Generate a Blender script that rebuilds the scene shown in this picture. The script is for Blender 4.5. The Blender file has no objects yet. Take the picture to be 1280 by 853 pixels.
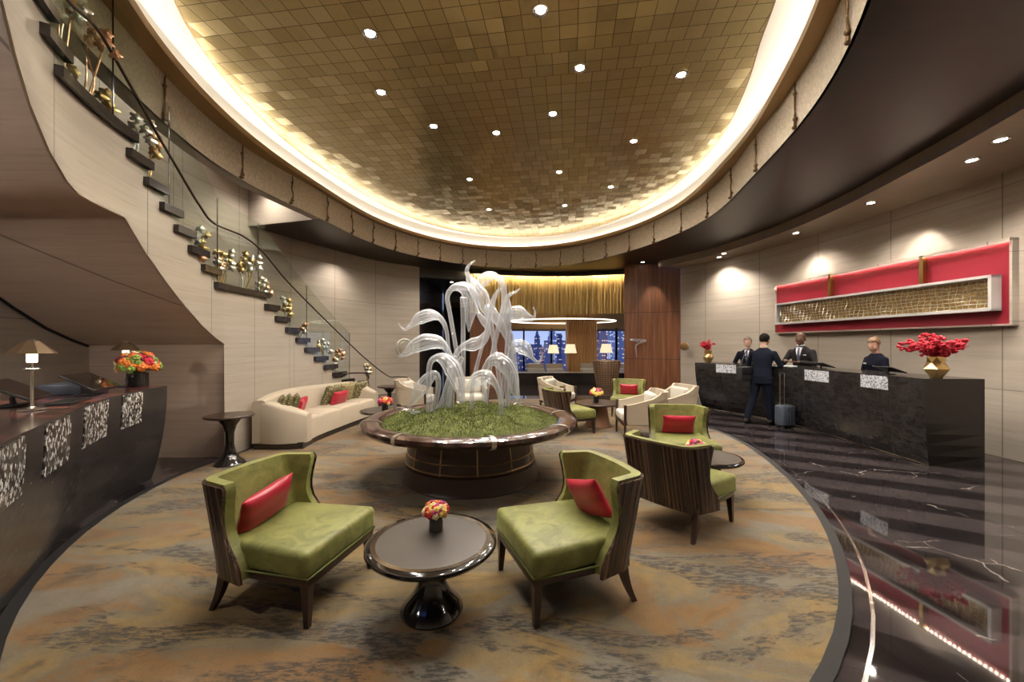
EXPO = 0.75
LD = 150
COVE = 14.0
import bpy, bmesh, math, random
from mathutils import Vector, Matrix, noise
R = random.Random(7)
PI = math.pi
C = bpy.context.scene.collection
scene = bpy.context.scene
sin, cos, rad = math.sin, math.cos, math.radians

# ------------------------------------------------------------ camera, world, exposure
cd = bpy.data.cameras.new('camera'); cam = bpy.data.objects.new('camera', cd); C.objects.link(cam)
cam.location = (0, 0, 1.6); cam.rotation_euler = (PI/2, 0, 0)
cd.sensor_width = 36; cd.lens = 36*500/1280; cd.shift_y = 3.5/1280; cd.clip_start = .05; cd.clip_end = 3000
scene.camera = cam
scene.view_settings.view_transform = 'Standard'; scene.view_settings.look = 'None'
scene.view_settings.gamma = 1; scene.view_settings.use_curve_mapping = False
scene.view_settings.exposure = EXPO
world = bpy.data.worlds.new('world'); scene.world = world; world.use_nodes = True
wn = world.node_tree.nodes; wl = world.node_tree.links
bg = wn['Background']; tc = wn.new('ShaderNodeTexCoord'); sp = wn.new('ShaderNodeSeparateXYZ'); cr = wn.new('ShaderNodeValToRGB')
wl.new(tc.outputs['Generated'], sp.inputs[0]); wl.new(sp.outputs['Z'], cr.inputs[0]); wl.new(cr.outputs[0], bg.inputs[0])
cr.color_ramp.elements[0].position = 0.0; cr.color_ramp.elements[0].color = (.36, .42, .62, 1)
cr.color_ramp.elements[1].position = .35; cr.color_ramp.elements[1].color = (.05, .12, .42, 1)
bg.inputs[1].default_value = 1.0
scene.cycles.max_bounces = 8; scene.cycles.transmission_bounces = 8; scene.cycles.transparent_max_bounces = 12
scene.cycles.diffuse_bounces = 4; scene.cycles.glossy_bounces = 4
scene.cycles.sample_clamp_indirect = 4.0; scene.cycles.caustics_refractive = False; scene.cycles.caustics_reflective = False
scene.cycles.use_denoising = True

def spot(x, y, z, watt, ang=100, col=(1, .92, .81), blend=.6, r=.06, to=None):
    l = bpy.data.lights.new('spot_light', 'SPOT'); l.energy = watt; l.color = col
    l.spot_size = rad(ang); l.spot_blend = blend; l.shadow_soft_size = r
    o = bpy.data.objects.new('spot_light', l); C.objects.link(o); o.location = (x, y, z)
    if to: o.rotation_euler = (Vector(to)-Vector((x, y, z))).to_track_quat('-Z', 'Y').to_euler()
    return o
def point(x, y, z, watt, col=(1, .8, .55), r=.03):
    l = bpy.data.lights.new('bulb_light', 'POINT'); l.energy = watt; l.color = col; l.shadow_soft_size = r
    o = bpy.data.objects.new('bulb_light', l); C.objects.link(o); o.location = (x, y, z); return o

# light positions of the ceiling downlights (dome z 5.1, right soffit z 4.0)
DOME = [(.30, 4.19), (-1.60, 4.51), (.86, 5.07), (-1.82, 5.56), (-1.26, 6.43), (.62, 6.08), (-.26, 6.63), (.96, 8.14), (-.90, 8.5), (-.60, 10.4), (1.33, 10.1),
        (-1.3, 2.9), (1.5, 2.9), (.2, 2.3), (2.1, 6.9), (2.2, 8.9), (2.2, 5.2)]
SOFFIT = [(6.0, 5.22), (5.74, 4.7), (6.1, 6.8), (6.14, 8.65), (5.62, 10.6), (5.72, 11.05), (5.85, 3.4), (5.3, 1.9), (4.4, .4)]
for x, y in DOME:
    spot(x*1.0143, y*1.0143, 5.12, LD, 165, r=.10, blend=.8)
for x, y in SOFFIT:
    spot(x, y, 3.96, 100, 125, r=.06, blend=.7)
# wall washers over the red panel and the reception desk
for x, y in ((6.52, 6.6), (6.4, 8.75), (6.42, 4.6)):
    spot(x, y, 3.97, 70, 62, r=.03, blend=.25, to=(x+.12, y, 2.0))
for x, y in ((4.9, 6.2), (4.6, 8.3), (4.6, 4.0)):
    spot(x, y, 4.17, 90, 95, r=.1, blend=.8)
# unseen downlights behind the camera and far left, plus fill added over concierge desk
for x, y, z, w in ((-2.6, .3, 4.6, 110), (0, -1.6, 4.6, 150), (2.6, -.6, 4.6, 120), (-4.9, 1.4, 3.0, 60), (-4.4, -.6, 3.6, 160), (-4.4, 10.8, 4.15, 90), (-2.6, 12.6, 4.15, 60)):
    if w: spot(x, y, z, w, 125, r=.04, blend=.9)
spot(-4.9, .3, 2.9, 85, 110, r=.05, to=(-4.6, 5.0, 1.9)); spot(-5.0, 6.4, 6.6, 110, 130, r=.03, blend=.9); spot(-5.1, 4.9, 6.5, 60, 150, r=.02, blend=.9); spot(-5.2, 8.3, 5.0, 60, 140, r=.2, blend=.9)  # unseen fill spots added to brighten the stair soffit and stairwell
spot(-.5, 4.6, 5.05, 330, 34, r=.05, blend=.7, col=(1, .96, .9)); spot(-.2, 5.9, 5.05, 200, 34, r=.05, blend=.7, to=(-.5, 4.9, 1.2), col=(1, .96, .9))  # narrow spots without fixtures, added to brighten the glass blooms
# far lounge
for x, y in ((1.5, 17.5), (4.5, 17.5)): spot(x, y, 3.0, 14, 140, r=.2)
spot(4.5, 12.55, 4.1, 60, 50, r=.03, blend=.5, to=(4.55, 13.1, 1.5))

# ------------------------------------------------------------ helpers
def tag(o, label=None, cat=None, group=None, kind=None):
    if label: o['label'] = label
    if cat: o['category'] = cat
    if group: o['group'] = group
    if kind: o['kind'] = kind
    return o
def thing(name, label, cat, loc=(0, 0, 0), rz=0, group=None, scale=None):
    o = bpy.data.objects.new(name, None); C.objects.link(o); o.empty_display_size = .1
    o.location = loc; o.rotation_euler = (0, 0, rz)
    if scale: o.scale = (scale,)*3 if not isinstance(scale, tuple) else scale
    return tag(o, label, cat, group)
def copy_tree(o, loc=None, rz=None, label=None, group=None, parent=None):
    c = o.copy(); C.objects.link(c)
    if parent: c.parent = parent
    for ch in list(o.children): copy_tree(ch, parent=c)
    if loc is not None: c.location = loc
    if rz is not None: c.rotation_euler = (c.rotation_euler[0], c.rotation_euler[1], rz)
    if label: c['label'] = label
    if group: c['group'] = group
    return c
def W(x, y, D):           # a point of the photograph at distance D from the camera, in metres
    return Vector(((x-640)*D/500, D, 1.6-(y-430)*D/500))
def catmull(P, n=8, closed=False):
    P = [Vector(p) for p in P]; out = []; N = len(P)
    for i in range(N if closed else N-1):
        if closed: a, b, c, d = P[(i-1) % N], P[i], P[(i+1) % N], P[(i+2) % N]
        else:
            b, c = P[i], P[i+1]; a = P[i-1] if i else b*2-c; d = P[i+2] if i+2 < N else c*2-b
        for k in range(n):
            t = k/n
            out.append(.5*((2*b)+(c-a)*t+(2*a-5*b+4*c-d)*t*t+(-a+3*b-3*c+d)*t*t*t))
    if not closed: out.append(P[-1])
    return out
def lerp_list(L, n):      # resample a list of numbers to n values
    out = []
    for i in range(n):
        t = i*(len(L)-1)/(n-1); k = min(int(t), len(L)-2); out.append(L[k]+(L[k+1]-L[k])*(t-k))
    return out

class MB:
    def __init__(s): s.v = []; s.f = []; s.m = []
    def add(s, V, F, mi=0):
        o = len(s.v); s.v += [tuple(v) for v in V]; s.f += [tuple(i+o for i in f) for f in F]; s.m += [mi]*len(F); return s
    def bm(s, b, mi=0, M=None):
        b.verts.ensure_lookup_table()
        V = [(M @ v.co) if M else v.co.copy() for v in b.verts]
        idx = {v: i for i, v in enumerate(b.verts)}
        s.add(V, [[idx[v] for v in f.verts] for f in b.faces], mi); b.free(); return s
    def box(s, c, sz, bev=0, rz=0, mi=0, M=None, seg=2, taper=None):
        b = bmesh.new(); bmesh.ops.create_cube(b, size=1)
        for v in b.verts:
            v.co = Vector((v.co.x*sz[0], v.co.y*sz[1], v.co.z*sz[2]))
            if taper and v.co.z < 0: v.co.x *= taper; v.co.y *= taper
        if bev: bmesh.ops.bevel(b, geom=list(b.edges)+list(b.verts), offset=bev, segments=seg, profile=.5, affect='EDGES')
        T = Matrix.Translation(c) @ Matrix.Rotation(rz, 4, 'Z')
        return s.bm(b, mi, (M @ T) if M else T)
    def lathe(s, prof, n=32, c=(0, 0, 0), mi=0, cap=True, squash=1):
        V = []; F = []; k = len(prof)
        for j in range(n):
            a = 2*PI*j/n
            V += [(c[0]+r*cos(a), c[1]+r*sin(a)*squash, c[2]+z) for r, z in prof]
        for j in range(n):
            for i in range(k-1):
                a, b = j*k+i, ((j+1) % n)*k+i
                F.append((a, b, b+1, a+1))
        if cap:
            F.append([j*k for j in range(n)][::-1]); F.append([j*k+k-1 for j in range(n)])
        return s.add(V, F, mi)
    def tube(s, P, rr, n=10, mi=0, cap=True, flat=1, rib=None, up=None):
        P = [Vector(p) for p in P]; K = len(P)
        if not hasattr(rr, '__len__'): rr = [rr]*K
        if len(rr) != K: rr = lerp_list(list(rr), K)
        V = []; F = []; t0 = (P[1]-P[0]).normalized()
        u = Vector(up) if up else (Vector((0, 0, 1)) if abs(t0.z) < .9 else Vector((0, 1, 0)))
        u = (u-t0*u.dot(t0)).normalized()
        for i in range(K):
            t = (P[min(i+1, K-1)]-P[max(i-1, 0)])
            t = t.normalized() if t.length > 1e-9 else t0
            u = u-t*u.dot(t); u = u.normalized() if u.length > 1e-6 else t.orthogonal().normalized()
            w = t.cross(u)
            for j in range(n):
                a = 2*PI*j/n; r = rr[i]*(1+(rib[0]*cos(rib[1]*a) if rib else 0))
                V.append(P[i]+u*(cos(a)*r*flat)+w*(sin(a)*r))
        for i in range(K-1):
            for j in range(n):
                a, b = i*n+j, i*n+(j+1) % n
                F.append((a, b, b+n, a+n))
        if cap: F.append(list(range(n))[::-1]); F.append([(K-1)*n+j for j in range(n)])
        return s.add(V, F, mi)
    def sphere(s, c, r, n=12, m=8, mi=0, sc=(1, 1, 1), M=None):
        b = bmesh.new(); bmesh.ops.create_uvsphere(b, u_segments=n, v_segments=m, radius=r)
        T = Matrix.Translation(c) @ (M if M else Matrix()) @ Matrix.Diagonal((*sc, 1))
        return s.bm(b, mi, T)
    def wall(s, P, z0, z1, th=0, mi=0):        # vertical strip over a plan line; z0, z1 numbers or lists; th thickens to the left of the line
        K = len(P); g = lambda z, i: z[i] if hasattr(z, '__len__') else z
        V = [(p[0], p[1], g(z0, i)) for i, p in enumerate(P)]+[(p[0], p[1], g(z1, i)) for i, p in enumerate(P)]
        F = [(i, i+1, K+i+1, K+i) for i in range(K-1)]
        if th:
            Q = offset(P, th)
            V += [(p[0], p[1], g(z0, i)) for i, p in enumerate(Q)]+[(p[0], p[1], g(z1, i)) for i, p in enumerate(Q)]
            F += [(2*K+i+1, 2*K+i, 3*K+i, 3*K+i+1) for i in range(K-1)]
            F += [(K+i, K+i+1, 3*K+i+1, 3*K+i) for i in range(K-1)]+[(i+1, i, 2*K+i, 2*K+i+1) for i in range(K-1)]
            F += [(0, K, 3*K, 2*K), (K-1, 3*K-1, 4*K-1, 2*K-1)]
        return s.add(V, F, mi)
    def strip(s, A, B, mi=0, closed=False):      # faces between two lists of 3D points
        K = len(A); V = list(A)+list(B); n = K if closed else K-1
        return s.add(V, [(i, (i+1) % K, K+(i+1) % K, K+i) for i in range(n)], mi)
    def build(s, name, mats, parent=None, smooth=40, mods=(), loc=None):
        me = bpy.data.meshes.new(name); me.from_pydata(s.v, [], s.f)
        mats = mats if isinstance(mats, (list, tuple)) else [mats]
        for m in mats: me.materials.append(m)
        me.polygons.foreach_set('material_index', s.m)
        me.validate(); me.update()
        b = bmesh.new(); b.from_mesh(me); bmesh.ops.recalc_face_normals(b, faces=b.faces) if not getattr(s, 'keep', False) else None
        b.to_mesh(me); b.free()
        if smooth:
            me.polygons.foreach_set('use_smooth', [True]*len(me.polygons))
            if smooth < 180: me.set_sharp_from_angle(angle=rad(smooth))
        o = bpy.data.objects.new(name, me); C.objects.link(o)
        if parent: o.parent = parent
        if loc: o.location = loc
        for k, a in mods:
            m = o.modifiers.new(k, k)
            for q, w in a.items(): setattr(m, q, w)
        return o
def offset(P, d):
    out = []
    for i, p in enumerate(P):
        a, b = P[max(i-1, 0)], P[min(i+1, len(P)-1)]
        t = Vector((b[0]-a[0], b[1]-a[1])); t.normalize()
        out.append(Vector((p[0]-t.y*d, p[1]+t.x*d)))
    return out

# ------------------------------------------------------------ materials
class NT:
    def __init__(s, name):
        s.mat = bpy.data.materials.new(name); s.mat.use_nodes = True; s.t = s.mat.node_tree; s.n = s.t.nodes; s.l = s.t.links
        s.p = s.n['Principled BSDF']; s.tc = s.n.new('ShaderNodeTexCoord')
    def co(s, scale=(1, 1, 1), rot=(0, 0, 0), loc=(0, 0, 0), src='Object'):
        m = s.n.new('ShaderNodeMapping'); m.inputs['Scale'].default_value = scale; m.inputs['Rotation'].default_value = rot; m.inputs['Location'].default_value = loc
        s.l.new(s.tc.outputs[src], m.inputs[0]); return m.outputs[0]
    def noise(s, co, scale=5, det=4, rough=.55, dist=0):
        k = s.n.new('ShaderNodeTexNoise'); k.inputs['Scale'].default_value = scale; k.inputs['Detail'].default_value = det
        k.inputs['Roughness'].default_value = rough; k.inputs['Distortion'].default_value = dist; s.l.new(co, k.inputs['Vector']); return k.outputs['Fac']
    def n_col(s, sc):
        k = s.n.new('ShaderNodeTexNoise'); k.inputs['Scale'].default_value = sc; k.inputs['Detail'].default_value = 5; s.l.new(s.tc.outputs['Object'], k.inputs['Vector']); k2 = s.n.new('ShaderNodeVectorMath'); k2.operation = 'SCALE'; k2.inputs['Scale'].default_value = 2.2; s.l.new(k.outputs['Color'], k2.inputs[0]); return k2.outputs[0]
    def voro(s, co, scale=5, feat='F1', out='Distance', rnd=1):
        k = s.n.new('ShaderNodeTexVoronoi'); k.feature = feat; k.inputs['Scale'].default_value = scale; k.inputs['Randomness'].default_value = rnd; s.l.new(co, k.inputs['Vector']); return k.outputs[out]
    def wave(s, co, scale=5, dist=2, det=2, dscale=1, dir='X', prof='SIN'):
        k = s.n.new('ShaderNodeTexWave'); k.inputs['Scale'].default_value = scale; k.inputs['Distortion'].default_value = dist
        k.inputs['Detail'].default_value = det; k.inputs['Detail Scale'].default_value = dscale; k.bands_direction = dir; k.wave_profile = prof; s.l.new(co, k.inputs['Vector']); return k.outputs['Fac']
    def ramp(s, f, stops, interp='LINEAR'):
        k = s.n.new('ShaderNodeValToRGB'); k.color_ramp.interpolation = interp; e = k.color_ramp.elements
        while len(e) < len(stops): e.new(.5)
        for q, (p, c) in zip(e, stops):
            q.position = p; q.color = (*c, 1) if hasattr(c, '__len__') else (c, c, c, 1)
        s.l.new(f, k.inputs[0]); return k.outputs[0]
    def mix(s, f, a, b, mode='MIX'):
        k = s.n.new('ShaderNodeMix'); k.data_type = 'RGBA'; k.blend_type = mode
        for sock, v in ((k.inputs[0], f), (k.inputs[6], a), (k.inputs[7], b)):
            if hasattr(v, 'node'): s.l.new(v, sock)
            elif not hasattr(v, '__len__'): sock.default_value = v
            else: sock.default_value = (*v, 1)
        return k.outputs[2]
    def math(s, op, a, b=0, c=0):
        k = s.n.new('ShaderNodeMath'); k.operation = op
        for i, v in enumerate((a, b, c)):
            if hasattr(v, 'node'): s.l.new(v, k.inputs[i])
            else: k.inputs[i].default_value = v
        return k.outputs[0]
    def xyz(s, co):
        k = s.n.new('ShaderNodeSeparateXYZ'); s.l.new(co, k.inputs[0]); return k.outputs
    def comb(s, x, y, z):
        k = s.n.new('ShaderNodeCombineXYZ')
        for i, v in enumerate((x, y, z)):
            if hasattr(v, 'node'): s.l.new(v, k.inputs[i])
            else: k.inputs[i].default_value = v
        return k.outputs[0]
    def bump(s, h, st=.3, d=.01, prev=None):
        k = s.n.new('ShaderNodeBump'); k.inputs['Strength'].default_value = st; k.inputs['Distance'].default_value = d
        s.l.new(h, k.inputs['Height'])
        if prev: s.l.new(prev, k.inputs['Normal'])
        return k.outputs[0]
    def set(s, col=None, rough=None, metal=None, normal=None, **kw):
        for nm, v in (('Base Color', col), ('Roughness', rough), ('Metallic', metal), ('Normal', normal), *[(k.replace('_', ' '), v) for k, v in kw.items()]):
            if v is None: continue
            i = s.p.inputs[nm]
            if hasattr(v, 'node'): s.l.new(v, i)
            elif hasattr(v, '__len__'): i.default_value = (*v, 1) if len(v) == 3 and len(i.default_value) == 4 else v
            else: i.default_value = v
        return s.mat
def simple(name, col, rough=.5, metal=0, **kw): return NT(name).set(col, rough, metal, **kw)
def emit(name, col, st): return NT(name).set((0, 0, 0), 1, 0, Emission_Color=col, Emission_Strength=st)

def mat_stone(name, a, b, rough=.35, pw=1.25, ph=.95, curved=True):
    m = NT(name); co = m.co(); x, y, z = m.xyz(co)
    big = m.noise(m.co((.3, .3, 9)), 1.6, 6, .6, .3); fine = m.noise(m.co((.8, .8, 34)), 1.5, 4, .6, .2)
    cl = m.noise(m.co((.35, .35, .7)), 1.0, 2)
    c = m.mix(m.ramp(big, [(.3, 0), (.7, 1)]), a, b)
    c = m.mix(m.math('MULTIPLY', m.ramp(fine, [(.56, 0), (.68, 1)]), .45), c, tuple(q*.72 for q in b))
    c = m.mix(m.math('MULTIPLY', m.ramp(cl, [(.4, 0), (.6, 1)]), .25), c, tuple(q*1.12 for q in a))
    # joints: vertical by distance along the wall (angle about the room centre), horizontal by height
    ang = m.math('ARCTAN2', m.math('SUBTRACT', y, 7.2), m.math('ADD', x, .15)) if curved else m.math('MULTIPLY', m.math('ADD', x, y), .17)
    u = m.math('FRACT', m.math('MULTIPLY', ang, 5.6/pw)); v = m.math('FRACT', m.math('ADD', m.math('DIVIDE', z, ph), .5 if ph > 50 else 0))
    j = m.math('MAXIMUM', m.math('LESS_THAN', u, .010), m.math('LESS_THAN', v, .010))
    c = m.mix(m.math('MULTIPLY', j, .55), c, (.03, .025, .02))
    return m.set(c, rough, normal=m.bump(fine, .03, .01), Specular_IOR_Level=.4)
M = {}
M['stone'] = mat_stone('beige_stone', (.47, .40, .33), (.38, .325, .265))
M['stone_polished'] = mat_stone('polished_beige_stone', (.40, .34, .275), (.33, .28, .225), .18, 1.25, 99)
M['stone_soffit'] = mat_stone('brown_stone_soffit', (.50, .385, .305), (.40, .305, .24), .4, 2.4, 99)
M['dark_ceiling'] = (lambda m: m.set(m.mix(m.noise(m.co((1, 14, 1)), 2, 3), (.022, .017, .014), (.034, .027, .022)), .33, .2))(NT('dark_ceiling'))
M['soffit'] = (lambda m: m.set(m.mix(m.noise(m.co((1, 6, 1)), 2, 3), (.38, .31, .235), (.46, .375, .285)), .3, .35))(NT('bronze_soffit'))
M['white_paint'] = simple('white_paint', (.88, .85, .80), .7)
M['drum_metal'] = (lambda m: m.set(m.ramp(m.noise(m.co(), 26, 4, .7, .5), [(.3, (.52, .42, .31)), (.55, (.70, .59, .45)), (.75, (.86, .76, .60))]), m.ramp(m.noise(m.co(), 18, 3), [(.3, .28), (.7, .5)]), .35, m.bump(m.noise(m.co(), 34, 4, .7, 1.2), .8, .02)))(NT('hammered_bronze'))
M['bronze'] = simple('bronze_lip', (.42, .28, .14), .35, .85)
def gold_tiles():
    m = NT('gold_tiles'); co = m.co(rot=(0, 0, rad(8)))
    x, y, z = m.xyz(co); s = 4.9
    row = m.math('FLOOR', m.math('MULTIPLY', y, s))
    k = m.n.new('ShaderNodeTexWhiteNoise'); k.noise_dimensions = '1D'; m.l.new(m.math('FLOOR', m.math('MULTIPLY', row, .5)), k.inputs['W'])
    sh = m.math('MULTIPLY', m.math('ROUND', m.math('MULTIPLY', k.outputs[0], 1.4)), .5)
    ux = m.math('ADD', m.math('MULTIPLY', x, s), sh); uy = m.math('MULTIPLY', y, s)
    fx, fy = m.math('FRACT', ux), m.math('FRACT', uy)
    j = m.math('MAXIMUM', m.math('LESS_THAN', fx, .045), m.math('LESS_THAN', fy, .045))
    w = m.n.new('ShaderNodeTexWhiteNoise'); w.noise_dimensions = '2D'; m.l.new(m.comb(m.math('FLOOR', ux), m.math('FLOOR', uy), 0), w.inputs['Vector'])
    c = m.mix(w.outputs[0], (.52, .40, .175), (.64, .51, .25))
    c = m.mix(m.math('MULTIPLY', m.noise(co, 30, 3, .7), .5), c, (.38, .29, .15))
    c = m.mix(m.math('MULTIPLY', j, .8), c, (.06, .04, .015))
    tilt = m.math('ADD', m.math('MULTIPLY', m.math('SUBTRACT', fx, .5), m.math('SUBTRACT', w.outputs[0], .5)), m.math('MULTIPLY', m.math('SUBTRACT', fy, .5), m.math('SUBTRACT', m.math('FRACT', m.math('MULTIPLY', w.outputs[0], 7)), .5)))
    return m.set(c, .30, .6, m.bump(tilt, .6, .04))
M['gold_tiles'] = gold_tiles()
def marble_floor():
    m = NT('dark_marble_floor'); x, y, z = m.xyz(m.co(rot=(0, 0, rad(32))))
    st = m.math('FRACT', m.math('MULTIPLY', y, 1.5)); band = m.ramp(st, [(.0, 0), (.42, 0), (.47, 1), (.95, 1), (1, 0)])
    big = m.noise(m.co((1, 3, 1), rot=(0, 0, rad(32))), 1.2, 6, .65, .6)
    base = m.mix(m.ramp(big, [(.3, 0), (.7, 1)]), (.007, .006, .007), (.018, .014, .014))
    lite = m.mix(m.ramp(big, [(.3, 0), (.7, 1)]), (.026, .021, .023), (.052, .041, .040))
    c = m.mix(band, base, lite)
    vv = m.voro(m.mix(.12, m.co((1, 1, 1), rot=(0, 0, .3)), m.n_col(3.0)), 1.5, 'DISTANCE_TO_EDGE'); dv = m.noise(m.co(), 2.5, 4)
    vein = m.math('LESS_THAN', m.math('ADD', vv, m.math('MULTIPLY', dv, .05)), .028)
    vein = m.math('MULTIPLY', vein, m.math('GREATER_THAN', m.noise(m.co(), 1.1, 3), .52))
    c = m.mix(m.math('MULTIPLY', vein, .5), c, (.35, .30, .27))
    jx = m.math('LESS_THAN', m.math('FRACT', m.math('MULTIPLY', x, .55)), .004)
    c = m.mix(jx, c, (.006, .005, .005))
    return m.set(c, .035, 0, Specular_IOR_Level=.6)
M['floor'] = marble_floor()
def rug_mat():
    m = NT('abstract_rug'); r = rad(-18)
    a = m.noise(m.co((.5, .95, 1), (0, 0, r)), 1.1, 7, .58, 1.6); b = m.noise(m.co((.55, 1.0, 1), (0, 0, r), (7, 3, 0)), 1.2, 7, .6, 1.5)
    c = m.ramp(a, [(.32, (.06, .046, .032)), (.42, (.22, .14, .045)), (.47, (.20, .14, .062)), (.53, (.14, .115, .075)), (.59, (.19, .10, .028)), (.70, (.08, .052, .026))])
    g = m.ramp(b, [(.50, 0), (.57, 1)]); c = m.mix(m.math('MULTIPLY', g, .8), c, (.165, .15, .125))
    o = m.ramp(m.noise(m.co((.5, .9, 1), (0, 0, r), (2, 9, 0)), .95, 5, .6, 1.4), [(.53, 0), (.58, 1)]); c = m.mix(m.math('MULTIPLY', o, .75), c, (.20, .105, .032))
    d = m.ramp(m.noise(m.co((.6, 1.7, 1), (0, 0, r-.1), (4, 1, 0)), 1.15, 6, .62, 1.5), [(.515, 0), (.55, 1)])
    sk = m.ramp(m.noise(m.co((6, 22, 1), (0, 0, rad(20))), 2.0, 4, .7), [(.46, 0), (.54, 1)])
    c = m.mix(m.math('MULTIPLY', m.math('MULTIPLY', d, m.math('ADD', m.math('MULTIPLY', sk, .8), .2)), .85), c, (.020, .020, .022))
    f = m.noise(m.co(), 130, 3, .7); mo = m.noise(m.co(), 9, 5, .7); c = m.mix(m.math('MULTIPLY', m.ramp(mo, [(.35, 1), (.55, 0)]), .28), c, (.09, .07, .045))
    c = m.mix(.25, c, m.ramp(f, [(.3, (.05, .04, .025)), (.7, (.5, .4, .26))]), 'OVERLAY')
    return m.set(c, .95, normal=m.bump(f, .25, .006), Sheen_Weight=.15)
M['rug'] = rug_mat()
M['black_border'] = simple('black_border', (.008, .007, .007), .6)
M['steel'] = simple('polished_steel', (.75, .72, .68), .18, 1)
M['brass'] = simple('brass', (.62, .42, .17), .25, 1)
M['gold_leaf'] = simple('gold_leaf', (.75, .52, .22), .3, 1)
M['dark_bronze'] = simple('dark_bronze', (.20, .12, .06), .35, .8)
M['copper'] = simple('copper', (.62, .36, .22), .28, 1)
M['silver'] = simple('silver_leaf', (.75, .72, .64), .3, 1)
M['black_lacquer'] = simple('black_lacquer', (.012, .009, .008), .1, 0, Coat_Weight=.6)
M['brown_lacquer'] = (lambda m: m.set(m.mix(m.noise(m.co((1, 1, 5)), 3, 4), (.022, .010, .007), (.045, .022, .014)), .34, 0))(NT('brown_lacquer'))
M['planter_rim'] = (lambda m: m.set(m.mix(m.wave(m.co((1, 1, 1)), 1.5, 6, 3), (.035, .017, .013), (.075, .04, .03)), .2, 0, Coat_Weight=.6))(NT('planter_rim_wood'))
M['dark_wood'] = (lambda m: m.set(m.mix(m.noise(m.co((30, 30, 2)), 1.5, 4), (.020, .010, .007), (.052, .027, .018)), .28))(NT('dark_wood'))
M['zebrano'] = (lambda m: m.set(m.ramp(m.noise(m.comb(m.math('MULTIPLY', m.math('ADD', m.xyz(m.co())[0], m.math('MULTIPLY', m.xyz(m.co())[2], .214)), 46), m.math('MULTIPLY', m.xyz(m.co())[1], 46), m.math('MULTIPLY', m.xyz(m.co())[2], .3)), 1.3, 2, .5, 0), [(.38, (.014, .008, .006)), (.5, (.04, .021, .014)), (.64, (.13, .072, .048))]), .26))(NT('striped_wood'))
M['red_wood'] = (lambda m: m.set(m.ramp(m.noise(m.co((9, 9, .5)), 1.4, 6, .6, .3), [(.3, (.10, .035, .016)), (.55, (.19, .075, .035)), (.75, (.27, .12, .06))]), .3))(NT('red_brown_wood'))
M['oak'] = (lambda m: m.set(m.mix(m.wave(m.co((1, 1, .05)), 4, 1.5, 3), (.42, .22, .08), (.60, .36, .15)), .4))(NT('ribbed_oak'))
def velvet(name, a, b):
    m = NT(name); n = m.noise(m.co((1, 1, 1)), 6.5, 3, .6, 1.2); f = m.noise(m.co((1, 1, 3)), 55, 2)
    c = m.mix(m.ramp(n, [(.3, 0), (.7, 1)]), a, b); c = m.mix(m.math('MULTIPLY', f, .18), c, (.5, .5, .2))
    return m.set(c, .55, normal=m.bump(f, .06, .004), Sheen_Weight=.6, Sheen_Roughness=.35, Sheen_Tint=(.6, .66, .25, 1))
M['green_velvet'] = velvet('green_velvet', (.070, .070, .011), (.20, .195, .045))
M['piping'] = simple('velvet_piping', (.10, .115, .018), .6)
def satin(name, a, b, sc=7):
    m = NT(name); w = m.wave(m.co((1, .5, 1)), sc, 4, 2, 1.5); n = m.noise(m.co(), 90, 2)
    return m.set(m.mix(m.ramp(w, [(.35, 0), (.75, 1)]), a, b), .36, normal=m.bump(n, .05, .003), Sheen_Weight=.05)
M['red_satin'] = satin('red_satin', (.36, .006, .024), (.44, .012, .036), 3)
def pattern(name, a, b):
    m = NT(name); n = m.voro(m.co((1, 1, 1)), 26, 'F1', 'Distance'); s = m.wave(m.co((1, 1, 1)), 9, 1.2)
    return m.set(m.mix(m.math('MULTIPLY', m.ramp(n, [(.3, 1), (.5, 0)]), m.ramp(s, [(.3, .4), (.6, 1)])), a, b), .6)
M['leaf_fabric'] = pattern('leaf_pattern_fabric', (.10, .085, .032), (.38, .33, .19))
M['gold_fabric'] = pattern('gold_pattern_fabric', (.30, .24, .12), (.12, .085, .03))
M['cream'] = (lambda m: m.set(m.mix(m.noise(m.co(), 4, 3), (.40, .33, .245), (.46, .385, .29)), .6, normal=m.bump(m.noise(m.co(), 160, 2), .08, .003)))(NT('cream_leather'))
M['cream_light'] = (lambda m: m.set(m.mix(m.noise(m.co(), 5, 3), (.50, .46, .39), (.56, .52, .45)), .7))(NT('pale_seat_fabric'))
M['table_grey'] = (lambda m: m.set(m.mix(m.noise(m.co(), 3, 3), (.065, .055, .048), (.085, .072, .062)), .27))(NT('smoky_table_top'))
M['moss'] = (lambda m: m.set(m.ramp(m.noise(m.co(), 14, 6, .7), [(.3, (.035, .045, .006)), (.5, (.09, .105, .014)), (.7, (.17, .18, .035))]), .9, normal=m.bump(m.noise(m.co(), 60, 5, .8), 1, .03)))(NT('moss'))
def mossb(n, c): return NT(n).set(c, .8, Subsurface_Weight=0)
M['moss_blade'] = (lambda m: m.set(m.ramp(m.noise(m.co(), 5, 5, .7), [(.35, (.05, .062, .006)), (.5, (.105, .12, .016)), (.68, (.23, .24, .05))]), .8))(NT('moss_blades'))
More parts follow.
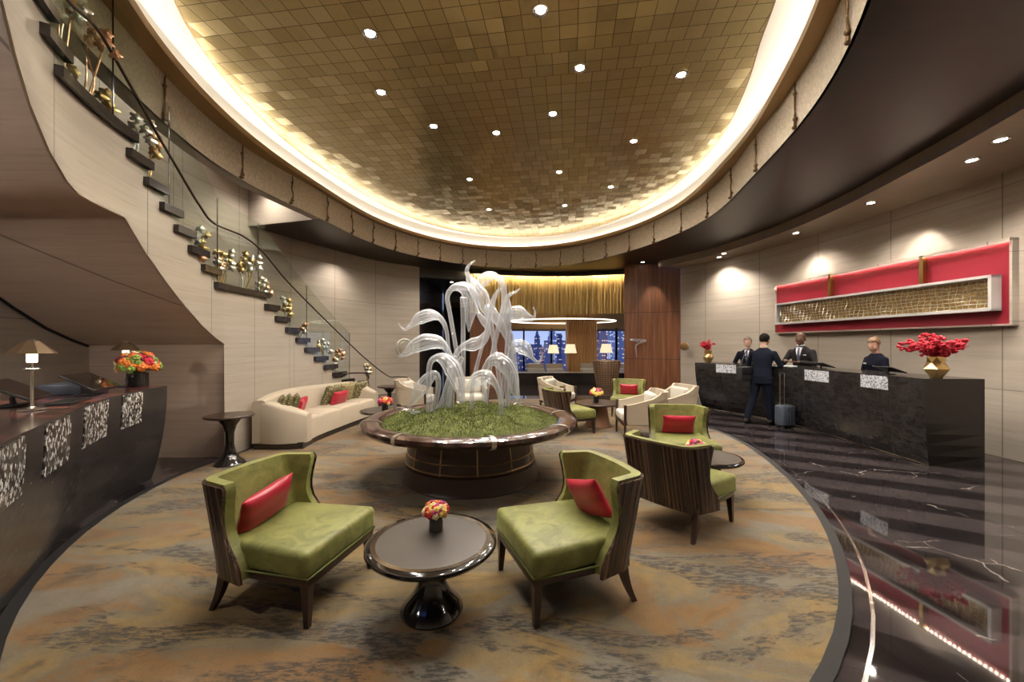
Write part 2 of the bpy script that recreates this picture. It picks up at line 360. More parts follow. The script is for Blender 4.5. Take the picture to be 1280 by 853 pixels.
def art_glass():
    m = NT('clear_ribbed_glass')
    tr = m.n.new('ShaderNodeBsdfTransparent'); tr.inputs[0].default_value = (.97, .98, 1, 1)
    dif = m.n.new('ShaderNodeBsdfDiffuse'); dif.inputs[0].default_value = (.95, .96, .98, 1)
    tl = m.n.new('ShaderNodeBsdfTranslucent'); tl.inputs[0].default_value = (.95, .96, .98, 1)
    gl = m.n.new('ShaderNodeBsdfGlossy'); gl.inputs[0].default_value = (1, 1, 1, 1); gl.inputs[1].default_value = .10
    def mx(f, a, b):
        k = m.n.new('ShaderNodeMixShader'); m.l.new(a.outputs[0], k.inputs[1]); m.l.new(b.outputs[0], k.inputs[2])
        if hasattr(f, 'node'): m.l.new(f, k.inputs[0])
        else: k.inputs[0].default_value = f
        return k
    lw = m.n.new('ShaderNodeLayerWeight'); lw.inputs[0].default_value = .5
    f = m.math('ADD', m.math('MULTIPLY', m.math('POWER', lw.outputs[1], 1.3), .70), .27)
    body = mx(.45, mx(.45, dif, tl), gl); out = mx(f, tr, body)
    m.l.new(out.outputs[0], m.n['Material Output'].inputs[0]); return m.mat
M['art_glass'] = art_glass()
def pane(name, tint, gl=.12):
    m = NT(name); tr = m.n.new('ShaderNodeBsdfTransparent'); tr.inputs[0].default_value = (*tint, 1)
    g = m.n.new('ShaderNodeBsdfGlossy'); g.inputs[1].default_value = .02; g.inputs[0].default_value = (.8, .9, .85, 1)
    fr = m.n.new('ShaderNodeLayerWeight'); fr.inputs[0].default_value = .5
    s = m.math('ADD', m.math('MULTIPLY', m.math('POWER', fr.outputs[1], 4.0), .45), .035)
    x = m.n.new('ShaderNodeMixShader'); m.l.new(s, x.inputs[0]); m.l.new(tr.outputs[0], x.inputs[1]); m.l.new(g.outputs[0], x.inputs[2])
    m.l.new(x.outputs[0], m.n['Material Output'].inputs[0]); return m.mat
M['rail_glass'] = pane('balustrade_glass', (.93, .965, .945)); M['window_glass'] = pane('window_glass', (.93, .96, 1))
M['black_stone'] = (lambda m: m.set(m.mix(m.noise(m.co(), 9, 6, .7), (.010, .008, .008), (.045, .037, .033)), .15))(NT('black_stone'))
def counter_mat():
    m = NT('dark_bronze_leather'); x, y, z = m.xyz(m.co())
    n = m.noise(m.co((1, 1, 2.2)), 7, 6, .75); ang = m.math('ARCTAN2', m.math('SUBTRACT', y, 7.2), m.math('ADD', x, .15))
    j = m.math('LESS_THAN', m.math('FRACT', m.math('MULTIPLY', ang, 8)), .015)
    c = m.mix(m.ramp(n, [(.3, 0), (.7, 1)]), (.010, .009, .0095), (.046, .040, .040)); c = m.mix(j, c, (.004, .003, .003))
    return m.set(c, m.ramp(n, [(.3, .14), (.7, .28)]), .1, m.bump(n, .12, .01))
M['counter'] = counter_mat()
M['counter_end'] = simple('black_counter_end', (.012, .009, .008), .25)
def crystal():
    m = NT('crystal_mosaic'); v = m.voro(m.co((1, 1, .6)), 56, 'F1', 'Color'); e = m.voro(m.co((1, 1, .6)), 56, 'DISTANCE_TO_EDGE')
    hs = m.xyz(v)[0]
    c = m.ramp(hs, [(.3, (.04, .036, .032)), (.6, (.30, .28, .25)), (.85, (.9, .88, .84))]); c = m.mix(m.math('LESS_THAN', e, .05), c, (.05, .04, .035))
    return m.set(c, .12, .35, m.bump(hs, .9, .02))
M['crystal'] = crystal()
M['counter_top'] = (lambda m: m.set(m.ramp(m.noise(m.co((.6, 1.4, 1)), 1.6, 5, .6, .8), [(.35, (.02, .013, .012)), (.5, (.05, .03, .026)), (.56, (.26, .075, .055)), (.75, (.36, .15, .11))]), .12))(NT('red_brown_stone_top'))
M['red_lacquer'] = (lambda m: m.set(m.mix(m.noise(m.co((1, .3, 1)), 2, 3), (.23, .006, .018), (.31, .010, .028)), .5))(NT('red_silk_panel'))
M['white_frame'] = simple('silver_white_frame', (.62, .59, .56), .35, .2)
M['led'] = emit('led_strip', (1, .82, .62), 75.0)
M['led_soft'] = emit('led_line', (1, .82, .52), 190.0)
M['cove_led'] = emit('cove_led', (1, .90, .74), COVE)
M['lamp_glow'] = emit('lamp_glow', (1, .82, .58), 3.0)
M['downlight_glow'] = emit('downlight_glow', (1, .9, .75), 14.0)
M['shade_lit'] = (lambda m: m.set((.8, .7, .5), .8, 0, Emission_Color=(1, .78, .5), Emission_Strength=.55))(NT('lit_lampshade'))
M['bronze_shade'] = simple('bronze_shade', (.15, .10, .055), .35, .6)
M['plastic'] = simple('black_plastic', (.015, .015, .016), .35)
M['grey_case'] = simple('blue_grey_case', (.06, .07, .095), .35)
M['black_fabric'] = simple('black_fabric', (.01, .01, .011), .7)
M['suit'] = simple('navy_suit', (.006, .008, .016), .9, Specular_IOR_Level=.15); M['suit2'] = simple('charcoal_suit', (.020, .017, .018), .9, Specular_IOR_Level=.15); M['suit3'] = simple('dark_navy_uniform', (.005, .005, .012), .9, Specular_IOR_Level=.15)
M['shirt'] = simple('white_shirt', (.75, .76, .78), .7); M['tie'] = simple('patterned_tie', (.05, .06, .10), .5); M['red_scarf'] = simple('red_scarf', (.45, .02, .03), .6)
M['skin_light'] = simple('light_skin', (.50, .29, .21), .5, Subsurface_Weight=.05); M['skin_dark'] = simple('dark_skin', (.10, .045, .026), .45); M['skin_mid'] = simple('tan_skin', (.50, .29, .20), .5)
M['hair_dark'] = simple('dark_hair', (.012, .009, .007), .9, Specular_IOR_Level=.15); M['hair_light'] = simple('light_brown_hair', (.16, .08, .035), .5); M['hair_brown'] = simple('brown_hair', (.10, .055, .03), .55)
M['shoe'] = simple('black_shoe_leather', (.01, .009, .008), .25)
M['eye'] = simple('eye_dark', (.03, .02, .015), .3); M['lip'] = simple('lip', (.38, .13, .11), .5)
for n, c in dict(f_red=(.5, .01, .03), f_pink=(.55, .06, .20), f_orange=(.65, .17, .02), f_yellow=(.68, .45, .10), f_green=(.22, .30, .05), f_dark=(.13, .01, .02), f_cream=(.68, .56, .30), f_leaf=(.05, .10, .02)).items(): M[n] = simple('petal_'+n[2:], c, .6)
def corr():
    m = NT('gold_ripple_screen'); w = m.noise(m.co((7, 7, .35)), 2.2, 4, .6, .6)
    return m.set(m.ramp(w, [(.3, (.34, .22, .07)), (.6, (.66, .47, .19)), (.8, (.85, .66, .32))]), .42, .45, m.bump(w, 1, .12))
M['gold_ripple'] = corr()
M['woven'] = (lambda m: m.set(m.mix(m.math('MAXIMUM', m.math('LESS_THAN', m.math('FRACT', m.math('MULTIPLY', m.xyz(m.co())[2], 17)), .14), 0), (.10, .05, .03), (.55, .42, .28)), .35, .4))(NT('woven_bronze'))
M['lounge_wall'] = simple('lounge_ceiling', (.55, .36, .15), .5)
M['mullion'] = simple('window_mullion', (.16, .14, .13), .5)

M['crystal_white'] = (lambda m: m.set(m.ramp(m.xyz(m.voro(m.co((1, 1, .8)), 68, 'F1', 'Color'))[0], [(.08, (.10, .10, .12)), (.3, (.42, .43, .47)), (.7, (.74, .76, .82))]), .3, .0, m.bump(m.xyz(m.voro(m.co((1, 1, .8)), 68, 'F1', 'Color'))[0], .7, .02)))(NT('white_crystal_mosaic'))
M['gold_cells'] = (lambda m: m.set(m.ramp(m.voro(m.co(), 22, 'F1', 'Distance'), [(.2, (.62, .44, .18)), (.5, (.36, .23, .08))]), .35, .5, m.bump(m.noise(m.co(), 12, 3), .5, .02)))(NT('gold_cells'))
M['dark_metal'] = simple('dark_polished_metal', (.22, .17, .13), .12, .9)
# ------------------------------------------------------------ room outline (plan curves about the centre of the oval hall)
CX, CY = -.15, 7.2
RUG = [3.87,3.844,3.809,3.792,3.837,3.972,4.169,4.342,4.4,4.302,4.093,3.86,3.73,3.68,3.66,3.70,3.74,3.76,3.80,3.84,4.029,4.454,4.848,5.215,5.566,5.87,6.044,6.011,5.769,5.392,4.978,4.6,4.297,4.084,3.957,3.897]
GOLD = [3.773, 3.872, 4.04, 4.308, 4.684, 5.129, 5.572, 5.924, 6.1, 6.053, 5.808, 5.436, 5.006, 4.572, 4.199, 3.941, 3.807, 3.767, 3.788, 3.858, 3.994, 4.203, 4.465, 4.731, 5.358, 5.856, 6.129, 6.062, 5.704, 5.212, 4.73, 4.316, 3.97, 3.808, 3.727, 3.723]
LIP = [3.912, 4.045, 4.274, 4.561, 4.867, 5.193, 5.549, 5.904, 6.15, 6.18, 5.978, 5.621, 5.207, 4.802, 4.438, 4.139, 3.935, 3.843, 3.858, 3.959, 4.127, 4.358, 4.663, 5.042, 5.658, 6.156, 6.429, 6.362, 6.004, 5.512, 5.03, 4.616, 4.275, 4.043, 3.935, 3.883]
DRUM = [4.091,4.251,4.441,4.658,4.94,5.327,5.8,6.246,6.506,6.476,6.193,5.79,5.37,4.965,4.581,4.246,4.022,3.954,4.03,4.191,4.379,4.594,4.892,5.323,5.858,6.356,6.629,6.562,6.204,5.712,5.23,4.816,4.475,4.21,4.045,4.007]
def rr(T, deg):
    t = (deg % 360)/10; i = int(t); f = t-i; a, b, c, d = (T[(i+k) % 36] for k in (-1, 0, 1, 2))
    return .5*((2*b)+(c-a)*f+(2*a-5*b+4*c-d)*f*f+(-a+3*b-3*c+d)*f**3)
def pol(r, deg, z=0): return Vector((CX+r*cos(rad(deg)), CY+r*sin(rad(deg)), z))
def ring(T, z, off=0, step=3, a0=0, a1=360): return [pol(rr(T, a)+off, a, z) for a in [a0+step*i for i in range(int(round((a1-a0)/step))+(0 if a1-a0 == 360 else 1))]]
def struct(o): return tag(o, kind='structure')

# floor and rug
mb = MB(); mb.add([(-12, -6, 0), (12, -6, 0), (12, 22.5, 0), (-12, 22.5, 0)], [(0, 1, 2, 3)]); struct(mb.build('floor', M['floor'], smooth=0))
rug = thing('oval_rug', 'huge oval abstract rug in ochre, tan and charcoal covering the lobby floor', 'rug')
mb = MB(); A = ring(RUG, .012); mb.add(A, [list(range(len(A)))]); mb.strip(A, ring(RUG, .0), closed=True); mb.build('rug_pile', M['rug'], rug, smooth=0)
mb = MB(); mb.strip(ring(RUG, .0125), ring(RUG, .0125, .075), closed=True); mb.strip(ring(RUG, .0125, .075), ring(RUG, .0, .078), closed=True); mb.build('black_binding', M['black_border'], rug, smooth=0)
mb = MB(); mb.strip(ring(RUG, .002, .165, 3, 262, 400), ring(RUG, .002, .185, 3, 262, 400)); struct(mb.build('trim_1', M['steel'], smooth=0))

# gold dome ceiling with light cove and hammered drum
GZ, LZ = 5.15, 4.85
OUT = [max(a, b)+.19 for a, b in zip(LIP, GOLD)]
mb = MB(); A = ring(GOLD, GZ); mb.add(A, [list(range(len(A)))]); mb.strip(A, ring(GOLD, GZ+.04), closed=True)
o = mb.build('ceiling', [M['gold_tiles']], smooth=0); struct(o)
mb = MB(); mb.strip(ring(GOLD, GZ+.04, -.05), ring(OUT, GZ+.04), closed=True); mb.strip(ring(OUT, GZ+.04), ring(OUT, LZ-.02), closed=True); mb.strip(ring(OUT, LZ-.02), ring(LIP, LZ-.02, .03), closed=True)
struct(mb.build('ceiling_cove', M['white_paint'], smooth=50))
mb = MB(); mb.strip(ring(GOLD, GZ-.005), ring(GOLD, GZ-.005, .012), closed=True); mb.strip(ring(GOLD, GZ-.005, .012), ring(GOLD, GZ+.04, .012), closed=True); struct(mb.build('trim_2', M['bronze'], smooth=0))
mb = MB(); mb.strip(ring(LIP, LZ+.01, .10), ring(LIP, LZ+.01, .13), closed=True); mb.strip(ring(LIP, LZ+.01, .10), ring(LIP, LZ-.015, .10), closed=True)
tag(mb.build('cove_light_strip', M['cove_led'], smooth=0), 'glowing strip light hidden behind the bronze lip of the gold dome', 'light')
mb = MB(); mb.strip(ring(LIP, LZ, .0), ring(LIP, LZ-.09, .0), closed=True); mb.strip(ring(LIP, LZ-.09, .0), ring(DRUM, LZ-.09, .03), closed=True); mb.strip(ring(LIP, LZ, 0), ring(LIP, LZ, .05), closed=True); mb.strip(ring(LIP, LZ, .05), ring(LIP, LZ-.09, .05), closed=True)
struct(mb.build('trim_3', M['bronze'], smooth=40))
mb = MB(); K = 6
R0, R1 = ring(DRUM, 4.2), ring(DRUM, LZ-.09)
for k in range(K): mb.strip([a.lerp(b, k/K) for a, b in zip(R0, R1)], [a.lerp(b, (k+1)/K) for a, b in zip(R0, R1)], closed=True)
mb.strip(ring(DRUM, 4.2), ring(DRUM, 4.2, .03), closed=True)
struct(mb.build('wall_drum', M['drum_metal'], smooth=60))

# walls in plan
WALL_R = catmull([(5.35, 12.7), (5.8, 11.75), (6.45, 10.2), (6.66, 9.2), (6.75, 8.2), (6.84, 7.0), (6.88, 6.0), (6.86, 5.2), (6.72, 4.2), (6.3, 2.5), (5.5, .5), (4, -1.8), (2, -3), (0, -3.4), (-3, -3.2), (-5.95, -2.6)], 6)
mb = MB(); mb.wall(WALL_R[:60], 0, 4.35); struct(mb.build('wall_right', M['stone'], smooth=60))
mb = MB(); mb.wall(WALL_R[59:], 0, 5.3); struct(mb.build('wall_back', M['stone'], smooth=60))
mb = MB(); mb.wall([(-5.95, -2.6), (-5.95, 5.63)], 0, 6.8); struct(mb.build('wall_left', M['stone'], smooth=0))
WALL_FL = catmull([(-5.95, 5.6), (-6.0, 7.4), (-5.8, 8.8), (-4.95, 11.0), (-4.2, 12.5), (-3.13, 13.55)], 8)
mb = MB(); mb.wall(WALL_FL, 0, 6.8); struct(mb.build('wall_stair', M['stone'], smooth=60))

# dark ceiling (z 4.2), bronze soffit (z 4.0), fascia
DE = catmull([(3.0, -2.2), (4.2, .2), (4.8, 2.3), (5.2, 4.0), (5.42, 4.85), (5.56, 5.6), (5.80, 7.1), (5.82, 8.7), (5.50, 10.6), (4.95, 11.95), (4.6, 12.6)], 6)
def ang(p): return math.degrees(math.atan2(p[1]-CY, p[0]-CX))
mb = MB(); A = [pol(rr(DRUM, ang(p)), ang(p), 4.2) for p in DE]; mb.strip(A, [Vector((p.x, p.y, 4.2)) for p in DE])
FAR = [(4.6, 12.6), (5.3, 13.4), (4.2, 15.2), (2.6, 15.3), (1.2, 15.3), (0, 15.3), (-1.2, 15.2), (-2.6, 15.0), (-3.13, 13.55)]
FAR += [tuple(p[:2]) for p in WALL_FL[::-1] if p.y > 8.78]
FAR = [Vector((p[0], p[1], 4.2)) for p in FAR]
mb.strip([pol(rr(DRUM, ang(p)), ang(p), 4.2) for p in FAR], FAR)
BK = [(3.0, -2.2), (1.5, -3.2), (0, -3.4), (-2, -3.3)]; BK = [Vector((p[0], p[1], 4.2)) for p in BK]
mb.strip([pol(rr(DRUM, ang(p)), ang(p), 4.2) for p in BK], BK)
struct(mb.build('ceiling_dark', M['dark_ceiling'], smooth=0))
mb = MB(); mb.wall(DE, 4.0, 4.21); mb.wall(DE, 4.02, 4.06)
# soffit between the fascia and the right wall
W2 = WALL_R[::-1]
def nearest_on(P, a): return min(P, key=lambda q: abs(((ang(q)-a+180) % 360)-180))
def wall_at(a):
    for i in range(len(WALL_R)-1):
        p, q = WALL_R[i], WALL_R[i+1]; b0, b1 = ang(p), ang(q)
        d0, d1 = ((b0-a+180) % 360)-180, ((b1-a+180) % 360)-180
        if d0*d1 <= 0 and abs(d0-d1) < 90: t = d0/(d0-d1) if d0 != d1 else 0; return p.lerp(q, t)
    return nearest_on(WALL_R, a)
Wm = [wall_at(ang(p)) for p in DE]
mb.strip([Vector((p.x, p.y, 4.0)) for p in DE], [Vector((p.x, p.y, 4.0)).lerp(Vector((q.x, q.y, 4.0)), 1.03) for p, q in zip(DE, Wm)])
struct(mb.build('ceiling_soffit', M['soffit'], smooth=30))
mb = MB(); mb.wall(offset(DE, 0), 4.195, 4.235); struct(mb.build('trim_4', M['black_border'], smooth=0))
# stairwell above the left side
mb = MB(); cut = [pol(rr(DRUM, 164.2)+.21, 164.2), WALL_FL[16]]
mb.wall(cut, 4.19, 6.8); struct(mb.build('wall_stairwell', M['stone'], smooth=0))
mb = MB(); mb.add([(-7.5, -4, 6.8), (-2.0, -4, 6.8), (-2.0, 10, 6.8), (-7.5, 10, 6.8)], [(0, 1, 2, 3)])
mb.wall(ring(DRUM, 0, .20, 2, 164, 262), 4.2, 6.8); mb.strip(ring(DRUM, 4.2, .0, 2, 164, 262), ring(DRUM, 4.2, .20, 2, 164, 262))
struct(mb.build('ceiling_stairwell', M['stone'], smooth=60))
mb = MB(); mb.add([(-6.2, 7.9, 5.15), (-4.37, 7.9, 5.15), (-4.37, 8.52, 5.15), (-6.2, 8.85, 5.15)], [(0, 1, 2, 3)]); mb.wall([(-6.2, 7.9), (-4.37, 7.9)], 5.15, 5.45); struct(mb.build('ceiling_landing', M['stone'], smooth=0))

# far portal: stone reveal, dark corridor, wood column, gold ripple screen
mb = MB(); mb.wall([(-3.13, 13.55), (-3.0, 14.6), (-2.9, 18)], 0, 4.2); struct(mb.build('wall_corridor', M['black_stone'], smooth=0))
mb = MB(); mb.wall([(-2.9, 17.0), (-1.2, 17.0)], 0, 4.3); struct(mb.build('wall_corridor_end', M['black_fabric'], smooth=0))
mb = MB(); mb.add([(-3.2, 13.5, 3.86), (-1.5, 14.2, 3.86), (-1.4, 18, 3.86), (-3.2, 18, 3.86)], [(0, 1, 2, 3)]); mb.wall([(-3.13, 13.56), (-1.5, 14.5)], 3.86, 4.21); struct(mb.build('ceiling_corridor', M['dark_ceiling'], smooth=0))
mb = MB(); mb.box((-.8, 14.75, 1.35), (1.45, .5, 2.7)); struct(mb.build('wall_wood_pier', M['red_wood'], smooth=0))
mb = MB(); P = [(3.72, 13.25), (5.37, 12.75)]; mb.wall(P, 0, 4.2); mb.wall([(3.72, 13.25), (4.46, 15.8)], 0, 4.2)
struct(mb.build('wall_wood_column', M['red_wood'], smooth=0))
mb = MB()
for z in (1.1, 2.62): mb.wall([(3.72, 13.243), (5.37, 12.743)], z, z+.012)
for k in (1, 2, 3): 
    a = Vector((3.72, 13.24)).lerp(Vector((5.37, 12.74)), k/4); mb.wall([a, a+Vector((.01, -.003))], 0, 4.2)
struct(mb.build('trim_5', M['black_border'], smooth=0))
SC = [Vector((4.12-5.65*t, 13.95+1.0*math.sin(PI*(.15+.75*t)))) for t in [i/160 for i in range(161)]]
R2 = random.Random(3); S2 = []
for i, p in enumerate(SC): S2.append(Vector((p.x, p.y+.03*math.sin(i*2.1)+R2.uniform(-.02, .02))))
mb = MB(); mb.wall(S2, 2.70, 4.12); struct(mb.build('wall_gold_screen', M['gold_ripple'], smooth=60))
mb = MB(); mb.wall([Vector((p.x, p.y-.34)) for p in SC], 4.06, 4.2); struct(mb.build('trim_6', M['dark_ceiling'], smooth=0))
mb = MB(); mb.tube([Vector((p.x, p.y-.12, 4.165)) for p in SC[4:-4:4]], .010, 6); tag(mb.build('screen_light_strip', M['led_soft'], smooth=60), 'warm light strip grazing the top of the rippled gold screen', 'light')

# far lounge behind the screen
mb = MB(); mb.box((2.9, 16.0, .22), (8.4, .35, .44), .01); o = mb.build('low_wall', M['black_stone'], smooth=0); struct(o); o.name = 'wall_low'
mb = MB(); mb.box((2.9, 16.0, .455), (8.5, .5, .03), .008); struct(mb.build('trim_7', M['stone'], smooth=0))
mb = MB(); mb.add([(-2.6, 15.0, 3.15), (10, 15.0, 3.15), (10, 20.4, 3.15), (-2.6, 20.4, 3.15)], [(0, 1, 2, 3)])
mb.wall([(-2.6, 20.3), (10, 20.3)], 2.30, 3.15); struct(mb.build('ceiling_lounge', M['lounge_wall'], smooth=0))
mb = MB(); mb.wall([(-1.4, 15.0), (-1.4, 20.3)], 0, 3.2); mb.wall([(10, 15.0), (10, 20.3)], 0, 3.2); mb.wall([(-1.4, 20.32), (10, 20.32)], 0, .18); struct(mb.build('wall_lounge', M['oak'], smooth=0))
def rib_box(name, x0, x1, y, z0, z1, mat, d=.5):
    mb = MB(); n = max(3, int((x1-x0)/.09)); P = []
    for i in range(n):
        a = x0+(x1-x0)*i/n; b = x0+(x1-x0)*(i+1)/n; P += [(a+.01, y), ((a+b)/2, y-.035), (b-.01, y)]
    P = [(x0, y+d)]+P+[(x1, y+d)]; mb.wall(P, z0, z1); return struct(mb.build(name, mat, smooth=0))
rib_box('wall_oak_pier', 2.42, 3.75, 17.6, 0, 3.15, M['oak'])
x = -1.2
wn_i = 0
for x0, x1 in ((-1.2, .6), (.6, 2.0), (2.0, 3.8), (3.8, 5.3), (5.3, 6.4), (6.4, 7.6), (7.6, 9.8)):
    wn_i += 1; w = MB()
    for xx in (x0, x1): w.box((xx, 20.3, 1.25), (.09, .12, 2.3), .01)
    for zz in (.2, 2.3): w.box(((x0+x1)/2, 20.3, zz), (x1-x0, .14, .1), .01)
    wo = struct(w.build('window_%d' % wn_i, M['mullion'], smooth=0))
    g = MB(); g.box(((x0+x1)/2, 20.3, 1.25), (x1-x0-.14, .02, 2.1)); g.build('window_pane', M['window_glass'], wo, smooth=0)

# ------------------------------------------------------------ staircase
STP = catmull([(-2.45, 1.75), (-2.80, 2.1), (-3.12, 2.5), (-3.40, 2.95), (-3.62, 3.45), (-3.78, 4.0), (-3.86, 4.5), (-3.94, 5.1), (-4.02, 5.63), (-4.03, 6.3), (-3.98, 7.0), (-3.86, 8.0), (-3.72, 9.0), (-3.52, 9.9), (-3.3, 10.7), (-3.05, 11.4)], 24)
def on_stair(px):       # plan point of the stair face on a line of sight
    t = (px-640)/500; best = None
    for i in range(len(STP)-1):
        a, b = STP[i], STP[i+1]; fa, fb = a.x-t*a.y, b.x-t*b.y
        if fa*fb <= 0 and fa != fb: best = a.lerp(b, fa/(fa-fb)); break
    return best if best is not None else STP[0]
def inner(p, d): # point at distance d outward from the hall centre line
    i = min(range(len(STP)), key=lambda k: (STP[k]-p).length); a, b = STP[max(i-1, 0)], STP[min(i+1, len(STP)-1)]
    t = (b-a).normalized(); return Vector((p.x-t.y*d, p.y+t.x*d, 0))
# tread ends: photo x of both ends and height of the tread
T = [((427, 441), .81), ((415, 431), .81+.0), ((404, 420), .99), ((392, 408), 1.17), ((380, 397), 1.35), ((369, 385), 1.53), ((356, 372), 1.71), ((343, 360), 1.89), ((330, 347), 2.25)]
T = [(427, 441, .81), (415, 431, .99), (404, 420, 1.17), (392, 408, 1.35), (380, 397, 1.53), (369, 385, 1.71), (356, 372, 1.89), (343, 360, 2.07), (330, 347, 2.25), (267, 334, 2.43),
     (251, 272, 2.61), (234.5, 257, 2.79), (217, 240.5, 2.97), (199, 224, 3.15), (179, 205, 3.33), (157, 186, 3.51), (67, 166, 3.69), (49, 80, 3.87), (40, 62, 4.05), (22, 45, 4.23), (5, 26, 4.41), (-30, 8, 4.59), (-60, -25, 4.77)]
st = thing('staircase', 'curved stone staircase with black tread ends sweeping up along the left wall', 'staircase')
def arc_pts(x0, x1, n=6):
    a, b = on_stair(x0), on_stair(x1)
    return [on_stair(x0+(x1-x0)*i/(n-1)) for i in range(n)]
for i, (x0, x1, z) in enumerate(T):
    big = x1-x0 > 40; P = arc_pts(x0, x1, 10 if big else 4)
    A = [inner(p, -.055) for p in P]; B = [inner(p, 1.75) for p in P]
    mb = MB(); k = len(P)
    up = lambda L, zz: [Vector((p.x, p.y, zz)) for p in L]
    mb.strip(up(A, z), up(B, z)); mb.strip(up(A, z-.085), up(B, z-.085)); mb.strip(up(A, z), up(A, z-.085)); mb.strip(up(B, z), up(B, z-.085))
    mb.add([up(A, z)[0], up(B, z)[0], up(B, z-.085)[0], up(A, z-.085)[0]], [(0, 1, 2, 3)]); mb.add([up(A, z)[-1], up(B, z)[-1], up(B, z-.085)[-1], up(A, z-.085)[-1]], [(0, 1, 2, 3)])
    mb.build('landing_slab' if big else 'tread', M['black_stone'], st, smooth=0)
# side wall: stepped top, curved lower edge
LOW = [(-60, 4.5), (-30, 4.15), (0, 3.67), (19, 3.43), (37.5, 3.22), (61, 3.02), (84, 2.88), (98, 2.83), (155, 2.83), (253, 1.83), (279, 1.60)]
def low_z(px):
    if px > 280.5: return 0
    for (a, za), (b, zb) in zip(LOW, LOW[1:]):
        if a <= px <= b:
            X = on_stair(px); return za+(zb-za)*(px-a)/(b-a)
    return 1.58
def top_z(px):
    for x0, x1, z in T[::-1]:
        lo = x0
        if x0-1 <= px <= x1: return z-.03
    return .30 if px > 441 else 4.9
xs = sorted(set([-60+i*4 for i in range(86)]+[279.0, 281.0]+[q+e for a, b, _ in T for q in (a, b) for e in (-.01, .01) if -60 < q < 470]+[(a+b)/2 for (a, b) in zip([441.01+3*i for i in range(10)], [441.01+3*i for i in range(1, 11)])]))
xs = [q for q in xs if q <= 478]
P = [on_stair(q) for q in xs]
def step_top(q):
    zz = [z for x0, x1, z in T if x0-.005 <= q <= x1+.005]
    if zz: return min(zz)-.03 if q > 441 else max(zz)-.03
    return {True: max(.0, .81-.18*(1+int((q-441)/9)))}.get(q > 441, 4.8)
top = [step_top(q) for q in xs]
lo = []
for q in xs:
    if q >= 280.9: lo.append(0)
    else: lo.append(low_z(q))
mb = MB(); mb.wall(P, [min(a, b) for a, b in zip(lo, top)], top)
mb.build('side_wall', M['stone_polished'], st, smooth=60)
# hidden lower steps down to the floor
for k in range(4):
    z = .63-.18*k; P2 = [on_stair(441+9*k+3*i) for i in range(4)]; mb = MB(); mb.wall(P2, 0, z); A = [Vector((p.x, p.y, z)) for p in P2]; B = [Vector((inner(p, 1.75).x, inner(p, 1.75).y, z)) for p in P2]; mb.strip(A, B); mb.wall([A[-1], B[-1]], 0, z); mb.wall([B[0], A[0]], z-.0, z+.18)
    if z > .05: mb.build('tread', M['black_stone'], st, smooth=0)
# soffit under the stair, end wall, edge line
xs2 = [-60, -30, 0, 19, 37.5, 61, 84, 98, 115, 135, 155, 180, 205, 230, 253, 270, 281]
A = []; B = []
for q in xs2:
    p = on_stair(q); z = low_z(min(q, 279)); n = Vector((p.x-CX, p.y-CY, 0)).normalized()
    A.append(Vector((p.x, p.y, z))); X = -5.95
    yb = 5.63-(5.63-p.y)*1.0; B.append(Vector((X, yb-.0, z-.02)))
mb = MB()
for k in range(6): mb.strip([a.lerp(b, k/6) for a, b in zip(A, B)], [a.lerp(b, (k+1)/6) for a, b in zip(A, B)])
mb.build('stair_soffit', M['stone_soffit'], st, smooth=60)
mb = MB(); mb.wall([(-5.95, 5.63), (-4.02, 5.63)], 0, 1.62); mb.build('end_wall', M['stone_soffit'], st, smooth=0)
mb = MB(); mb.tube([Vector((p.x-.004, p.y-.004, p.z-.004)) for p in A], .012, 6); mb.build('edge_bead', M['soffit'], st, smooth=60)
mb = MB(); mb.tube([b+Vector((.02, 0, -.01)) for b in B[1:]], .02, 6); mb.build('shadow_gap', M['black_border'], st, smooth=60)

# balustrade: glass panes and rail
bal = thing('glass_balustrade', 'curved frameless glass balustrade with a slim dark handrail along the staircase', 'balustrade')
def nose(px):           # height of the line through the tread noses
    pts = [((x0+x1)/2, z) for x0, x1, z in T if x1-x0 < 40]+[(267, 2.5), (330, 2.43), (70, 3.75), (162, 3.69), (445, .63), (480, .05)]
    pts.sort()
    for (a, za), (b, zb) in zip(pts, pts[1:]):
        if a <= px <= b: return za+(zb-za)*(px-a)/(b-a)
    return pts[0][1] if px < pts[0][0] else pts[-1][1]
cuts = [20, 76, 135, 207, 268, 320, 381, 435]
for a, b in zip(cuts, cuts[1:]):
    n = 14; P = [inner(on_stair(a+.4+(b-a-.8)*i/(n-1)), -.03) for i in range(n)]; Z = [nose(a+(b-a)*i/(n-1)) for i in range(n)]
    hgt = [1.08 if a > 130 else (.9 if a > 70 else .55)]*n
    mb = MB(); mb.wall(P, [z-.1 for z in Z], [z+h for z, h in zip(Z, hgt)], th=.012); mb.build('glass_pane', M['rail_glass'], bal, smooth=60)
for q in cuts[2:]:
    p = inner(on_stair(q), -.036); z = nose(q); h = 1.05
    mb = MB(); mb.tube([(p.x, p.y, z-.05), (p.x, p.y, z+h)], .006, 6); mb.build('pane_joint', M['black_lacquer'], bal, smooth=60)
RL = [(58, -18), (72, 0), (107, 32), (136, 78), (166, 130), (192, 175), (207, 200), (225, 230), (242, 257), (260, 279), (297, 295), (322, 314), (350, 347), (377, 375), (415, 412), (452, 447), (482, 470), (497, 471), (510, 472)]
P = []
for x, y in RL:
    p = on_stair(x) if x < 483 else on_stair(482); D = p.y
    q = W(x, y, D); P.append(q if x >= 483 else inner(p, -.07)+Vector((0, 0, q.z)))
mb = MB(); mb.tube(catmull(P, 6), .014, 10); mb.build('handrail', M['dark_wood'], bal, smooth=60)
P = [W(428, 467, 8.6), W(445, 466.5, 8.9), (W(457, 467, 9.3)), W(461, 472, 9.5), W(458, 476, 9.4), W(448, 477, 9.2)]
